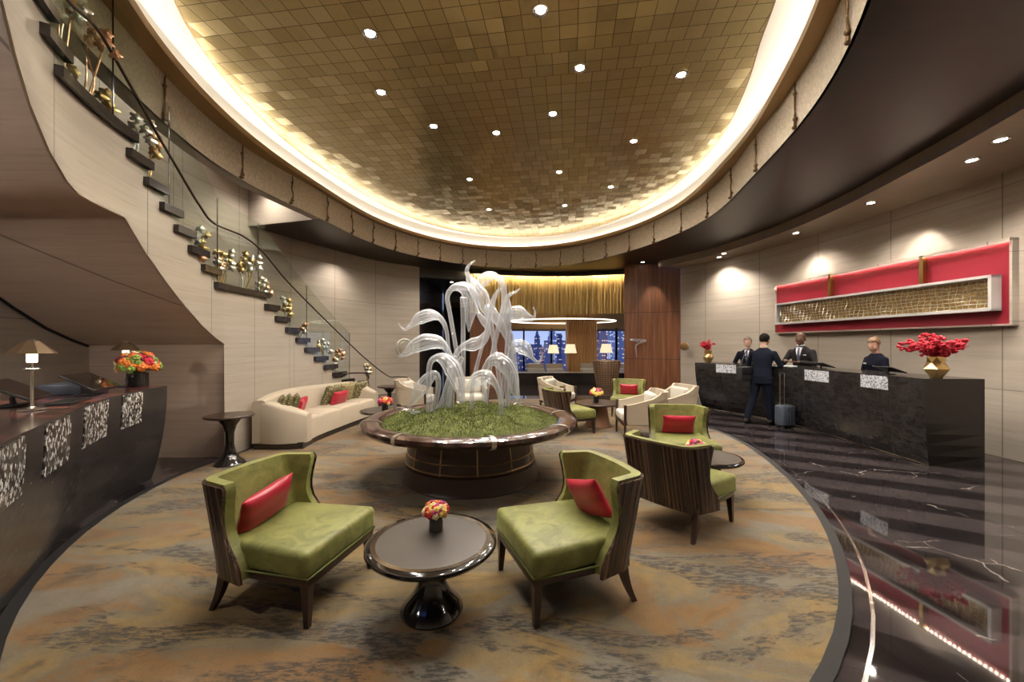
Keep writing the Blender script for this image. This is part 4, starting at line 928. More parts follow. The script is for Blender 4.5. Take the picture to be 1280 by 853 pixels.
# ------------------------------------------------------------ curved sofa along the stair wall
SF = catmull([(-3.93, 5.98), (-3.96, 6.5), (-3.90, 7.2), (-3.80, 8.0), (-3.68, 8.80)], 12)
def soff(d): return [Vector((p.x, p.y)) for p in offset([Vector((p[0], p[1])) for p in SF], -d)]
sofa = thing('curved_sofa', 'long curved cream leather sofa along the stair wall with scatter cushions', 'sofa', (0, 0, .013))
def solid(P, Q, z0, z1, bev=.03):    # solid between two plan lines, crowned
    K = len(P); g = lambda z, i: z[i] if hasattr(z, '__len__') else z
    m = MB(); prof = []
    for i in range(K):
        a, b = P[i], Q[i]; A0, A1 = g(z0, i), g(z1, i); d = (b-a); L = max(d.length, 1e-6); e = min(bev, L*.4); u = d/L
        ringp = []
        for (s_, zz) in ((0, A0), (0, A1-e), (e*.3, A1-e*.3), (e, A1), (L-e, A1), (L-e*.3, A1-e*.3), (L, A1-e), (L, A0)):
            ringp.append((a.x+u.x*s_, a.y+u.y*s_, zz))
        prof.append(ringp)
    V = [p for r in prof for p in r]; F = []
    for i in range(K-1):
        for j in range(8): F.append((i*8+j, i*8+(j+1) % 8, (i+1)*8+(j+1) % 8, (i+1)*8+j))
    F += [list(range(8)), [(K-1)*8+j for j in range(8)]]
    m.add(V, F); return m
n = len(SF); ins, bkf, frt = soff(.04), soff(.24), soff(.82)
hts = [.80 for i in range(n)]
for i in range(n):
    t_ = i/(n-1); hts[i] = .72+.10*math.sin(PI*min(1, max(0, (t_+.05)/.5))*.5) if t_ < .5 else .82-.06*(t_-.5)*2
solid(ins, bkf, .09, hts, .05).build('sofa_back', M['cream'], sofa, smooth=60)
# arms sweeping down to the front at each end
def arm(i0, sgn, zs):
    a, b = ins[i0], frt[i0]; d = b-a; N = 14; P = []; Q = []
    t = (SF[min(i0+1, n-1)]-SF[max(i0-1, 0)]); t = Vector((t.x, t.y)).normalized()*sgn
    for k in range(N+1):
        u = k/N; c = a+d*u; out = .10*math.sin(PI*min(1, u*1.0))*1.0
        P.append(c+t*(.0+out)); Q.append(c-t*.16)
    Z = [zs[0]+(zs[1]-zs[0])*(k/N)**1.6 for k in range(N+1)]
    return solid(P, Q, .09, Z, .05)
arm(1, -1, (.73, .52)).build('arm', M['cream'], sofa, smooth=60); arm(n-2, 1, (.76, .56)).build('arm', M['cream'], sofa, smooth=60)
cuts_ = [3, 14, 25, 36, n-4]
for a_, b_ in zip(cuts_, cuts_[1:]):
    solid([p.lerp(q, .01) for p, q in zip(bkf[a_:b_+1], frt[a_:b_+1])], frt[a_:b_+1], .10, [.405 if i in (0, b_-a_) else .435 for i in range(b_-a_+1)], .04).build('seat_cushion', M['cream'], sofa, smooth=60)
solid(soff(.06), soff(.78), 0, .10, .005).build('sofa_plinth', M['black_lacquer'], sofa, smooth=40)
def on_sofa(k, d, z): p = soff(d)[int(k*(n-1))]; a_ = ang(p); return Vector((p.x, p.y, z))
def sofa_rz(k): i = int(k*(n-1)); q = SF[min(i+1, n-1)]-SF[max(i-1, 0)]; return math.atan2(q.y, q.x)-PI/2
for k, d, z, rzo, sz, mt, lab, cat in [
  (.13, .33, .60, .55, (.44, .40, .11), 'leaf_fabric', 'leaf patterned cushion furthest left against the sofa arm', 'patterned_cushion'),
  (.165, .40, .60, .5, (.44, .42, .11), 'leaf_fabric', 'second leaf patterned cushion from the left on the sofa', 'patterned_cushion'),
  (.20, .48, .60, .5, (.44, .42, .11), 'leaf_fabric', 'front leaf patterned cushion leaning at the left end of the sofa', 'patterned_cushion'),
  (.265, .50, .57, .4, (.34, .28, .12), 'red_satin', 'red cushion tucked behind the left leaf patterned cushion', 'red_cushion'),
  (.36, .36, .565, .15, (.44, .27, .12), 'red_satin', 'single red cushion at the middle of the sofa', 'red_cushion'),
  (.70, .34, .61, .0, (.50, .42, .15), 'leaf_fabric', 'striped leaf cushion behind the right red cushion', 'patterned_cushion'),
  (.69, .50, .56, .0, (.50, .27, .12), 'red_satin', 'red cushion in front of the striped leaf cushion', 'red_cushion'),
  (.83, .38, .61, -.1, (.44, .42, .15), 'gold_fabric', 'plain gold cushion between two patterned ones on the sofa', 'gold_cushion'),
  (.925, .44, .61, -.45, (.44, .42, .11), 'leaf_fabric', 'leaf patterned cushion furthest right near the far arm of the sofa', 'patterned_cushion')]:
    pillow(cat, lab, sz, on_sofa(k, d, z), sofa_rz(k)+rzo, rad(72), mt, 'scatter cushions on the curved sofa')
# ------------------------------------------------------------ left concierge desk
def desk(TOP, BASE, depth, zt, name, label, mats, side, arcs, sub=None):
    """TOP, BASE: plan lines of the upper and lower front edge; side=+1 puts the body to the left of the line"""
    t = thing(name, label, 'counter'); n = len(TOP)
    bk = offset(TOP, depth*side)
    m = MB(); K = 8
    rows = []
    for k in range(K+1):
        u = k/K; s_ = 1-(1-u)**1.0; c = math.sin(u*PI/2)**.8
        rows.append([Vector((b.x+(a.x-b.x)*c, b.y+(a.y-b.y)*c, zt*u)) for a, b in zip(TOP, BASE)])
    for k in range(K): m.strip(rows[k], rows[k+1])
    m.build('counter_front', mats[0], t, smooth=50)
    for e in (0, n-1):
        B = [Vector((bk[e].x, bk[e].y, zt*k/K)) for k in range(K+1)]; A = [rows[k][e] for k in range(K+1)]
        q = MB(); q.strip(A, B); q.build('end_panel', mats[1], t, smooth=0)
    m = MB(); up = lambda P, z: [Vector((p.x, p.y, z)) for p in P]
    m.strip(up(TOP, zt), up(bk, zt)); m.build('counter_top', mats[2], t, smooth=0)
    m = MB(); m.strip(up(bk, 0), up(bk, zt)); m.build('back_panel', mats[1], t, smooth=50)
    return t, rows
LT = catmull([(-1.75, .95), (-2.15, 1.45), (-2.52, 1.96), (-2.80, 2.32), (-3.21, 2.90), (-3.50, 3.30), (-3.76, 3.74), (-4.00, 4.30), (-4.12, 4.78)], 6); LT = [Vector((p.x, p.y)) for p in [Vector((q[0], q[1], 0)) if False else q for q in [Vector((*p_[:2],)) for p_ in LT]]]
LB = [Vector((p.x, p.y)) for p in offset(LT, .16)]
ld, lrows = desk(LT, LB, .85, 1.10, 'concierge_desk', 'dark curved concierge desk with crystal panels at the left edge', (M['counter'], M['black_stone'], M['counter_top']), 1, None)
def face_patch(rows, i0, i1, u0, u1, off, parent, mat, nm, side):
    K = len(rows)-1; A = []; g = []
    for uu in [u0+(u1-u0)*j/4 for j in range(5)]:
        k = min(int(uu*K), K-1); f = uu*K-k; row = [a.lerp(b, f) for a, b in zip(rows[k], rows[k+1])]
        seg = []
        for i in range(9):
            x = i0+(i1-i0)*i/8; j = min(int(x), len(row)-2); seg.append(row[j].lerp(row[j+1], x-j))
        seg2 = offset([Vector((p.x, p.y)) for p in seg], off*side); g.append([Vector((q.x, q.y, p.z)) for p, q in zip(seg, seg2)]); A.append(seg)
    m = MB()
    for a, b in zip(g, g[1:]): m.strip(a, b)
    m.strip(A[0], g[0]); m.strip(A[-1], g[-1]); m.strip([r[0] for r in A], [r[0] for r in g]); m.strip([r[-1] for r in A], [r[-1] for r in g])
    return m.build(nm, mat, parent, smooth=60)
def idx_at(P, px):
    t = (px-640)/500
    for i in range(len(P)-1):
        fa, fb = P[i].x-t*P[i].y, P[i+1].x-t*P[i+1].y
        if fa*fb <= 0: return i+fa/(fa-fb)
    return 0 if abs(P[0].x-t*P[0].y) < abs(P[-1].x-t*P[-1].y) else len(P)-1
for a, b in ((-46, 31), (57, 88), (106, 135), (153, 178)):
    face_patch(lrows, idx_at(LT, a), idx_at(LT, b), .68, .985, -.006, ld, M['crystal'], 'crystal_panel', 1)
def seam(rows, i, parent, side):
    m = MB(); P = []
    for r in rows:
        j = min(int(i), len(r)-2); p = r[j].lerp(r[j+1], i-j); P.append(p)
    m.tube(P, .004, 4); m.build('panel_seam', M['black_border'], parent, smooth=0)

# ------------------------------------------------------------ right reception desk
RB = catmull([(4.74, 9.92), (5.12, 9.2), (5.39, 8.47), (5.52, 7.7), (5.54, 6.9), (5.50, 6.0), (5.46, 5.24)], 8); RB = [Vector((p.x, p.y)) for p in RB]
RT = catmull([(4.39, 9.60), (4.85, 8.95), (5.16, 8.2), (5.30, 7.5), (5.34, 6.7), (5.33, 5.9), (5.30, 5.14)], 8); RT = [Vector((p.x, p.y)) for p in RT]
rd_, rrows = desk(RT, RB, .74, 1.15, 'reception_desk', 'long dark curved reception desk with white crystal panels on the right', (M['counter'], M['counter_end'], M['black_stone']), 1, None)
for a, b in ((895, 920), (1006, 1036), (1076, 1110)):
    face_patch(rrows, idx_at(RT, a), idx_at(RT, b), .82, .985, .006, rd_, M['crystal_white'], 'crystal_panel', -1)
for px in (980, 1004, 1074, 1112): seam(rrows, idx_at(RT, px), rd_, 1)
m = MB(); m.tube([Vector((p.x-.012, p.y, .012)) for p in RB], .008, 6); m.build('base_trim', M['steel'], rd_, smooth=60)

# ------------------------------------------------------------ red wall panel with net artwork
pa, pb = Vector((6.50, 9.80, 0)), Vector((6.83, 5.45, 0)); pd = (pb-pa).normalized(); pn = Vector((-abs(pd.y), -pd.x*-1 if False else pd.x, 0)); pn = Vector((pd.y, -pd.x, 0)); pn = pn if pn.x < 0 else -pn
L = (pb-pa).length
def board(x0, x1, z0, z1, d0, d1, bev=0):     # box on the panel plane, x along the wall from the far end, d out of the wall
    m = MB(); b = bmesh.new(); bmesh.ops.create_cube(b, size=1)
    for v in b.verts: v.co = pa+pd*(x0 if v.co.x < 0 else x1)+pn*(d0 if v.co.y < 0 else d1)+Vector((0, 0, z0 if v.co.z < 0 else z1))
    if bev: bmesh.ops.bevel(b, geom=list(b.edges), offset=bev, segments=1, affect='EDGES')
    return m.bm(b)
rp = thing('red_wall_panel', 'long red fabric panel set into the right wall above the reception desk', 'wall panel')
board(0, L, 1.875, 3.02, -.22, .015).build('red_panel', M['red_lacquer'], rp, smooth=0)
m = board(-.03, L+.03, 3.02, 3.045, -.22, .10); m.add(*[(q.v, q.f) for q in [board(-.03, L+.03, 2.99, 3.03, .092, .10)]][0]); m.add(*[(q.v, q.f) for q in [board(-.03, 0, 1.86, 3.03, -.22, .06)]][0]); m.add(*[(q.v, q.f) for q in [board(L, L+.03, 1.86, 3.03, -.22, .06)]][0]); m.add(*[(q.v, q.f) for q in [board(-.03, L+.03, 1.85, 1.875, -.22, .06)]][0]); m.build('panel_frame', M['stone'], rp, smooth=0)
m = MB(); N = 70
for i in range(N):
    c = pa+pd*(L*(i+.5)/N)+pn*.032+Vector((0, 0, 3.014)); m.box(c, (.016, .016, .006))
m.build('led_dots', M['led'], rp, smooth=0)
ar = thing('net_artwork', 'long silver framed box of gold netting hung on the red wall panel', 'artwork')
xa, xb_ = .17, L-.10; za, zb_ = 2.06, 2.56
fr = MB()
for a in (board(xa, xb_, za, za+.04, .03, .19), board(xa, xb_, zb_-.04, zb_, .03, .19), board(xa, xa+.04, za, zb_, .03, .19), board(xb_-.04, xb_, za, zb_, .03, .19)): fr.add(a.v, a.f)
fr.build('frame', M['white_frame'], ar, smooth=0)
board(xa+.03, xb_-.03, za+.03, zb_-.03, .03, .07).build('gold_backing', M['gold_cells'] , ar, smooth=0)
m = MB(); nx, nz = 46, 7; RN = random.Random(9); gx = lambda i, j: xa+.05+(xb_-xa-.1)*i/nx+RN.uniform(-.008, .008); G2 = {}
for i in range(nx+1):
    for j in range(nz+1): G2[i, j] = pa+pd*gx(i, j)+pn*(.10+.02*math.sin(i*.9+j))+Vector((0, 0, za+.05+(zb_-za-.1)*j/nz+RN.uniform(-.008, .008)))
for i in range(nx+1): m.tube([G2[i, j] for j in range(nz+1)], .0045, 4, cap=False)
for j in range(nz+1): m.tube([G2[i, j] for i in range(nx+1)], .0045, 4, cap=False)
m.build('wire_net', M['silver'], ar, smooth=60)
for px in (1042, 1158):
    t_ = (px-640)/500; s_ = (t_*pa.y-pa.x)/(pd.x-t_*pd.y)
    board(s_-.03, s_+.03, zb_-.02, 3.03, .015, .10).build('brass_strap', M['brass'], ar, smooth=0)
pq = on = None
m = MB(); c = W(857, 433, 12.25); m.sphere((0, 0, 0), .16, 20, 12, sc=(1, .12, .8)); o = m.build('wall_plaque', M['bronze'], smooth=60); o.location = (c.x-.09, c.y-.12, c.z); o.rotation_euler = (0, 0, rad(-58)); tag(o, 'oval bronze plaque on the stone wall left of the reception desk', 'plaque')
m = MB(); c = W(507, 435, 12.7); P = [Vector((cos(a)*.26, .0, sin(a)*.27)) for a in [2*PI*i/40 for i in range(41)]]
m.tube(P, .03, 8, cap=False); m.tube([p*.72+Vector((.04, .03, .02)) for p in P], .018, 8, cap=False)
o = m.build('ring_sculpture', M['silver'], smooth=60); o.location = (c.x-.0, c.y-.12, c.z); o.rotation_euler = (0, 0, rad(30)); tag(o, 'silver ring sculpture on the stone wall beside the dark corridor', 'sculpture')
t = thing('wall_sconce', 'small curled glass sconce on the red brown wood column', 'lamp', W(796, 427, 13.0))
MB().lathe([(.05, -.03), (.06, 0), (.05, .03)], 16).build('mount', M['steel'], t)
MB().tube(catmull([(0, -.05, 0), (-.22, -.08, .05), (.25, -.09, .02), (-.04, -.08, -.12), (-.02, -.06, -.5)], 6), [.012, .03, .035, .03, .008], 8).build('glass_curl', M['art_glass'], t, smooth=60)

# ------------------------------------------------------------ desk lamps
def desk_lamp(label, loc):
    t = thing('desk_lamp', label, 'lamp', loc, .3, 'bronze desk lamps on the left desk')
    MB().lathe([(.072, 0), (.075, .006), (.072, .014), (.03, .018), (.02, .03)], 32).build('base', M['steel'], t, smooth=50)
    MB().lathe([(.010, .02), (.009, .12), (.009, .30), (.011, .31)], 16).build('pole', M['steel'], t, smooth=50)
    MB().lathe([(.042, .305), (.045, .31), (.042, .316), (.01, .318)], 24).build('pole_disc', M['steel'], t, smooth=50)
    MB().lathe([(.026, .36), (.029, .37), (.029, .425), (.022, .44)], 20).build('glass_cup', M['lamp_glow'], t, smooth=60)
    MB().lathe([(.135, .425), (.136, .428), (.045, .518), (.035, .521), (.035, .516), (.127, .427)], 8, cap=False).build('lamp_shade', M['bronze_shade'], t, smooth=0)
    MB().lathe([(.006, .316), (.006, .53), (.03, .532), (.03, .526)], 12).build('finial', M['steel'], t, smooth=50)
    return t
l0 = desk_lamp('bronze shaded desk lamp nearest the viewer on the left desk', (-3.60, 3.0, 1.10)); copy_tree(l0, (-4.50, 4.66, 1.10), label='bronze shaded desk lamp next to the vase of orange flowers')
point(-3.60, 3.0, 1.40, 9); point(-4.50, 4.66, 1.40, 9)

# ------------------------------------------------------------ monitors
def monitor(label, loc, rz, tilt=50, w=.46, h=.30, group=None):
    t = thing('computer_monitor', label, 'monitor', loc, rz, group); T_ = Matrix.Translation((0, 0, .13)) @ Matrix.Rotation(rad(-tilt), 4, 'X')
    hs_ = MB().box((0, 0, 0), (w, .022, h), .006, M=T_).build('housing', M['plastic'], t, smooth=40)
    MB().box((0, -.0125, 0), (w-.02, .002, h-.02), M=T_).build('screen', M['black_lacquer'], hs_, smooth=0)
    MB().tube([(0, .02, .015), (0, .03, .06), (0, .012, .13)], .018, 8).build('stand_neck', M['plastic'], t, smooth=60)
    MB().box((0, .02, .008), (.2, .14, .014), .005).build('stand_base', M['plastic'], t, smooth=40)
    return t
m0 = monitor('tilted black monitor nearest the viewer on the left desk', (-3.98, 3.22, 1.10), rad(125), 60, .46, .30, 'monitors on the left desk')
copy_tree(m0, (-4.12, 3.92, 1.10), rad(112), 'tilted black monitor further along the left desk, before the flowers')
for (x, y, lab) in ((5.18+.25, 9.0, 'low black monitor at the far end of the reception desk'), (5.60, 7.22, 'low black monitor in the middle of the reception desk, right of the bald clerk'), (5.58, 5.92, 'low black monitor right of the woman clerk at reception')):
    copy_tree(m0, (x, y, 1.15), rad(82), lab, 'monitors on the reception desk').scale = (.80, .8, .55)
m = MB(); m.box((0, 0, .012), (.42, .15, .02), .005); o = m.build('keyboard', M['plastic'], smooth=40); o.location = (-3.78, 3.42, 1.10); o.rotation_euler = (0, 0, rad(118)); tag(o, 'dark keyboard lying on the left desk between the monitors', 'keyboard')
m = MB(); m.box((0, 0, .05), (.5, .32, .10), .008); o = m.build('document_tray', M['grey_case'], smooth=40); o.location = (-4.50, 4.12, 1.10); o.rotation_euler = (0, 0, rad(112)); tag(o, 'grey document tray behind the further monitor on the left desk', 'tray')

# ------------------------------------------------------------ gold vases with red orchids
def facet_vase(t, s, h):
    m = MB(); rings = [(.40, 0, 5, 0), (1.0, .42, 5, .5), (.62, .72, 5, 0), (.72, 1, 5, .5)]; V = []; F = []
    for r, z, k, o in rings: V += [(s*r*cos(2*PI*(i+o)/6), s*r*sin(2*PI*(i+o)/6), z*h) for i in range(6)]
    for l in range(3):
        for i in range(6):
            a, b = l*6+i, l*6+(i+1) % 6; c, d = a+6, b+6
            if l % 2 == 0: F += [(a, b, c), (b, d, c)] if rings[l][3] == 0 else [(a, b, d), (a, d, c)]
            else: F += [(a, b, d), (a, d, c)]
    F.append([i for i in range(6)][::-1]); F.append([18+i for i in range(6)]); m.add(V, F); return m.build('vase', M['gold_leaf'], t, smooth=0)
def orchids(label, loc, s, h, rx, hz, seed, nst):
    t = thing('orchid_vase', label, 'flower arrangement', loc, .3, 'gold vases of red orchids'); facet_vase(t, s, h); q = random.Random(seed)
    for i in range(nst):
        a = q.uniform(0, 2*PI); sp_ = rx*math.sqrt(q.uniform(.05, 1)); top = Vector((cos(a)*sp_, sin(a)*sp_, h+hz*(1-.45*(sp_/rx)**2)*q.uniform(.7, 1)))
        P = catmull([(0, 0, h*.85), (top.x*.35, top.y*.35, h+(top.z-h)*.55), tuple(top)], 4)
        MB().tube(P, .005, 4).build('stem', M['f_dark'], t, smooth=60)
        b = MB()
        for k in range(9):
            c = P[2+(k*6)//9].lerp(P[min(8, 3+(k*6)//9)], q.random())+Vector((q.uniform(-.03, .03), q.uniform(-.03, .03), q.uniform(-.02, .02)))*(rx/.2)
            for w in range(4):
                aa = q.uniform(0, 6.3); e = q.uniform(-.6, .9); B = .018*(rx/.22)**.5
                b.sphere(c+Vector((cos(aa)*cos(e), sin(aa)*cos(e), sin(e)))*B, B, 6, 4, sc=(1, .55, .8), M=Matrix.Rotation(aa, 4, 'Z'))
        b.build('orchid_spray', M['f_red'], t, smooth=60)
    return t
orchids('large faceted gold vase of red orchids at the near end of the reception desk', (5.62, 5.30, 1.15), .14, .28, .36, .30, 3, 26)
orchids('small gold vase of red flowers at the far end of the reception desk', (4.62, 9.42, 1.15), .12, .30, .20, .26, 5, 16)

# ------------------------------------------------------------ woven stand, lounge lamps, ring light
t = thing('woven_host_stand', 'tall tapered woven bronze stand in front of the wood column', 'stand', (2.98, 12.6, 0))
MB().lathe([(.27, 0), (.30, .1), (.36, .6), (.43, 1.06), (.42, 1.08)], 48).build('woven_body', M['woven'], t)
for k in range(28):
    a = 2*PI*k/28; MB().tube([(.275*cos(a), .275*sin(a), .02), (.365*cos(a), .365*sin(a), .6), (.435*cos(a), .435*sin(a), 1.06)], .006, 4).build('upright_rod', M['bronze'], t, smooth=60)
for x, y, s_, lab in ((1.85, 17.9, 1, 'cream shaded lamp in front of the left lounge window'), (2.50, 17.1, 1.02, 'cream shaded lamp before the oak pillar in the lounge'), (4.05, 17.2, 1.03, 'cream shaded lamp above the woven stand in the lounge')):
    t = thing('lounge_lamp', lab, 'lamp', (x, y, 0), 0, 'cream lamps in the far lounge', s_)
    MB().lathe([(.26, 1.18), (.18, 1.55), (.17, 1.55), (.25, 1.18)], 24, cap=False).build('lamp_shade', M['shade_lit'], t)
    MB().lathe([(.16, 0), (.16, .02), (.02, .04), (.018, 1.2), (.04, 1.24)], 16).build('lamp_stem', M['bronze'], t)
ringl = MB(); P = [Vector((2.3+2.35*cos(a), 18.1+1.9*sin(a), 2.62)) for a in [2*PI*i/80 for i in range(81)]]; ringl.tube(P, .02, 8, cap=False)
tag(ringl.build('ring_chandelier', emit('ring_glow', (1, .85, .70), 3.0), smooth=60), 'large glowing white ring light hanging in the far lounge', 'chandelier')
for x, lab in ((1.0, 'left'), (1.82, 'middle'), (3.3, 'right'), (4.7, 'far right')):
    t = thing('lounge_chair', 'low cream seat back showing above the black wall, %s one' % lab, 'seat', (x, 17.0, 0), 0, 'lounge seats behind the black wall')
    MB().box((0, 0, .35), (.75, .6, .42), .06, seg=3).build('seat', M['cream_light'], t, smooth=60); MB().box((0, .28, .55), (.75, .12, .40), .05, seg=3).build('backrest', M['cream'], t, smooth=60)
m = MB(); m.lathe([(.11, 0), (.13, .02), (.13, .62), (.11, .64)], 32); o = m.build('steel_cylinder_lamp', M['steel'], smooth=40); o.location = W(535, 424, 14.9); tag(o, 'shiny steel cylinder mounted in the dark corridor mouth', 'lamp')
MB_ = MB(); MB_.box((0, 0, -.9), (.22, .22, 1.8), .01); o = MB_.build('cylinder_pedestal', M['black_stone'], smooth=40); o.location = W(535, 424, 14.9); tag(o, 'black pedestal below the steel cylinder in the corridor', 'pedestal')

# ------------------------------------------------------------ city beyond the windows
def tower_mat(name, wall, lit, sx, sz, dens, st):
    m = NT(name); x, y, z = m.xyz(m.co()); u = m.math('MULTIPLY', m.math('ADD', x, m.math('MULTIPLY', y, .7)), sx); v = m.math('MULTIPLY', z, sz)
    w = m.n.new('ShaderNodeTexWhiteNoise'); w.noise_dimensions = '2D'; m.l.new(m.comb(m.math('FLOOR', u), m.math('FLOOR', v), 0), w.inputs['Vector'])
    on_ = m.math('MULTIPLY', m.math('GREATER_THAN', w.outputs[0], 1-dens), m.math('MULTIPLY', m.math('LESS_THAN', m.math('FRACT', u), .6), m.math('LESS_THAN', m.math('FRACT', v), .55)))
    m.set(wall, .6, 0, Emission_Color=lit); m.l.new(m.math('MULTIPLY', on_, st), m.p.inputs['Emission Strength']); return m.mat
TM = [tower_mat('tower_haze_blue', (.10, .15, .30), (1, .75, .45), .55, .6, .25, .7), tower_mat('tower_grey', (.18, .2, .32), (1, .85, .65), .5, .6, .3, .7), tower_mat('tower_red', (.28, .16, .22), (1, .5, .4), .5, .5, .25, .7), tower_mat('tower_bright', (.4, .45, .6), (.9, .92, 1), .5, .5, .4, .7)]  # wall colours lightened and blued to paint in the dusk haze
RC = random.Random(21)
def tower(i, px, D, top, w, mi, crown):
    p = W(px, 430, D); t = thing('skyscraper', 'skyscraper with lit windows in the dusk city beyond the lounge windows', 'building', (p.x, D, -120), 0, 'city towers beyond the windows')
    H = 120+top; m = MB(); m.box((0, 0, H*.42), (w, w, H*.84)); m.box((0, 0, H*.92), (w*.78, w*.78, H*.16)); m.build('tower_body', TM[mi], t, smooth=0)
    if crown: MB().lathe([(w*.30, H), (w*.2, H+w*.5), (w*.04, H+w*.9), (w*.02, H+w*2.2)], 8).build('spire', TM[0], t, smooth=0)
for i, (px, top, mi, cr_) in enumerate([(612, 6, 0, 0), (620, 12, 1, 0), (628, 4, 0, 0), (636, 9, 2, 0), (645, -2, 1, 0), (652, 2, 0, 0), (660, -4, 1, 0), (664, 1, 0, 0), (672, 7, 0, 1), (679, -2, 2, 0), (684, 4, 1, 0), (691, 26, 3, 0), (699, 9, 0, 0), (706, 4, 1, 0), (735, 10, 0, 0), (741, 22, 2, 0), (748, 18, 1, 0), (753, 30, 2, 0), (760, 12, 3, 0), (766, 26, 3, 0), (773, 16, 0, 0), (780, 22, 1, 0), (790, 14, 0, 0)]):
    D = 330+(i*53) % 170; tower(i, px+RC.uniform(-1, 1), D, top*D/420*1.35, RC.uniform(7, 11)*D/500*1.2, mi, cr_)
m = MB(); m.add([(-900, 60, -120), (900, 60, -120), (900, 1500, -120), (-900, 1500, -120)], [(0, 1, 2, 3)]); struct(m.build('ground', TM[0], smooth=0))
m = MB(); RB_ = random.Random(2)
for i in range(260):
    D = RB_.uniform(180, 520); px = RB_.uniform(560, 820); p = W(px, 430, D); h = RB_.uniform(90, 121); D += 420; p = W(px, 430, D); m.box((p.x, D, -120+h/2), (RB_.uniform(8, 16), 12, h))
tag(m.build('distant_city_blocks', TM[0], smooth=0), 'dense low city blocks of the skyline at dusk', 'buildings', kind='stuff')

# ------------------------------------------------------------ people
def blob(parts, name, mats, parent, vox=.012, smooth=2):
    m = MB()
    for k in parts:
        if k[0] == 't': m.tube(k[1], k[2], 14, flat=k[3] if len(k) > 3 else 1, up=k[4] if len(k) > 4 else None)
        elif k[0] == 's': m.sphere(k[1], k[2], 16, 12, sc=k[3] if len(k) > 3 else (1, 1, 1))
        elif k[0] == 'l':       # elliptic loft: list of (x,y,z, rx, ry, dx)
            V = []; F = []; n_ = 24
            for (x, y, z, rx, ry) in k[1]:
                V += [(x+rx*cos(2*PI*j/n_), y+ry*sin(2*PI*j/n_), z) for j in range(n_)]
            for i in range(len(k[1])-1):
                for j in range(n_): F.append((i*n_+j, i*n_+(j+1) % n_, (i+1)*n_+(j+1) % n_, (i+1)*n_+j))
            F += [list(range(n_))[::-1], [(len(k[1])-1)*n_+j for j in range(n_)]]; m.add(V, F)
    o = m.build(name, mats, parent, smooth=180)
    r = o.modifiers.new('remesh', 'REMESH'); r.mode = 'VOXEL'; r.voxel_size = vox; r.use_smooth_shade = True
    s = o.modifiers.new('smooth', 'SMOOTH'); s.factor = .5; s.iterations = smooth
    return o
def hand(w, d, up, s=1.0, side=1, curl=.35):
    """tube parts of a hand; w wrist point, d pointing direction, up back-of-hand direction"""
    d = Vector(d).normalized(); up = Vector(up); up = (up-d*up.dot(d)).normalized(); sd = d.cross(up)*side; w = Vector(w); out = []
    out.append(('t', [w-d*.03, w+d*.02*s, w+d*.06*s, w+d*.09*s], [.026*s, .028*s, .036*s, .034*s], .45, up))
    for k, (o_, L_) in enumerate(((-.03, .066), (-.010, .076), (.010, .072), (.029, .056))):
        b = w+d*.082*s+sd*o_*s; p1 = b+d*L_*.45*s-up*L_*curl*.25*s; p2 = p1+d*L_*.32*s-up*L_*curl*.5*s; p3 = p2+d*L_*.2*s-up*L_*curl*.5*s
        out.append(('t', [b-d*.02, b, p1, p2, p3], [.009*s, .0095*s, .009*s, .008*s, .0065*s]))
    b = w+d*.025*s-sd*.030*s; out.append(('t', [b, b-sd*.022*s+d*.022*s-up*.006, b-sd*.03*s+d*.05*s-up*.014, b-sd*.026*s+d*.068*s-up*.018], [.014*s, .012*s, .010*s, .008*s]))
    return out
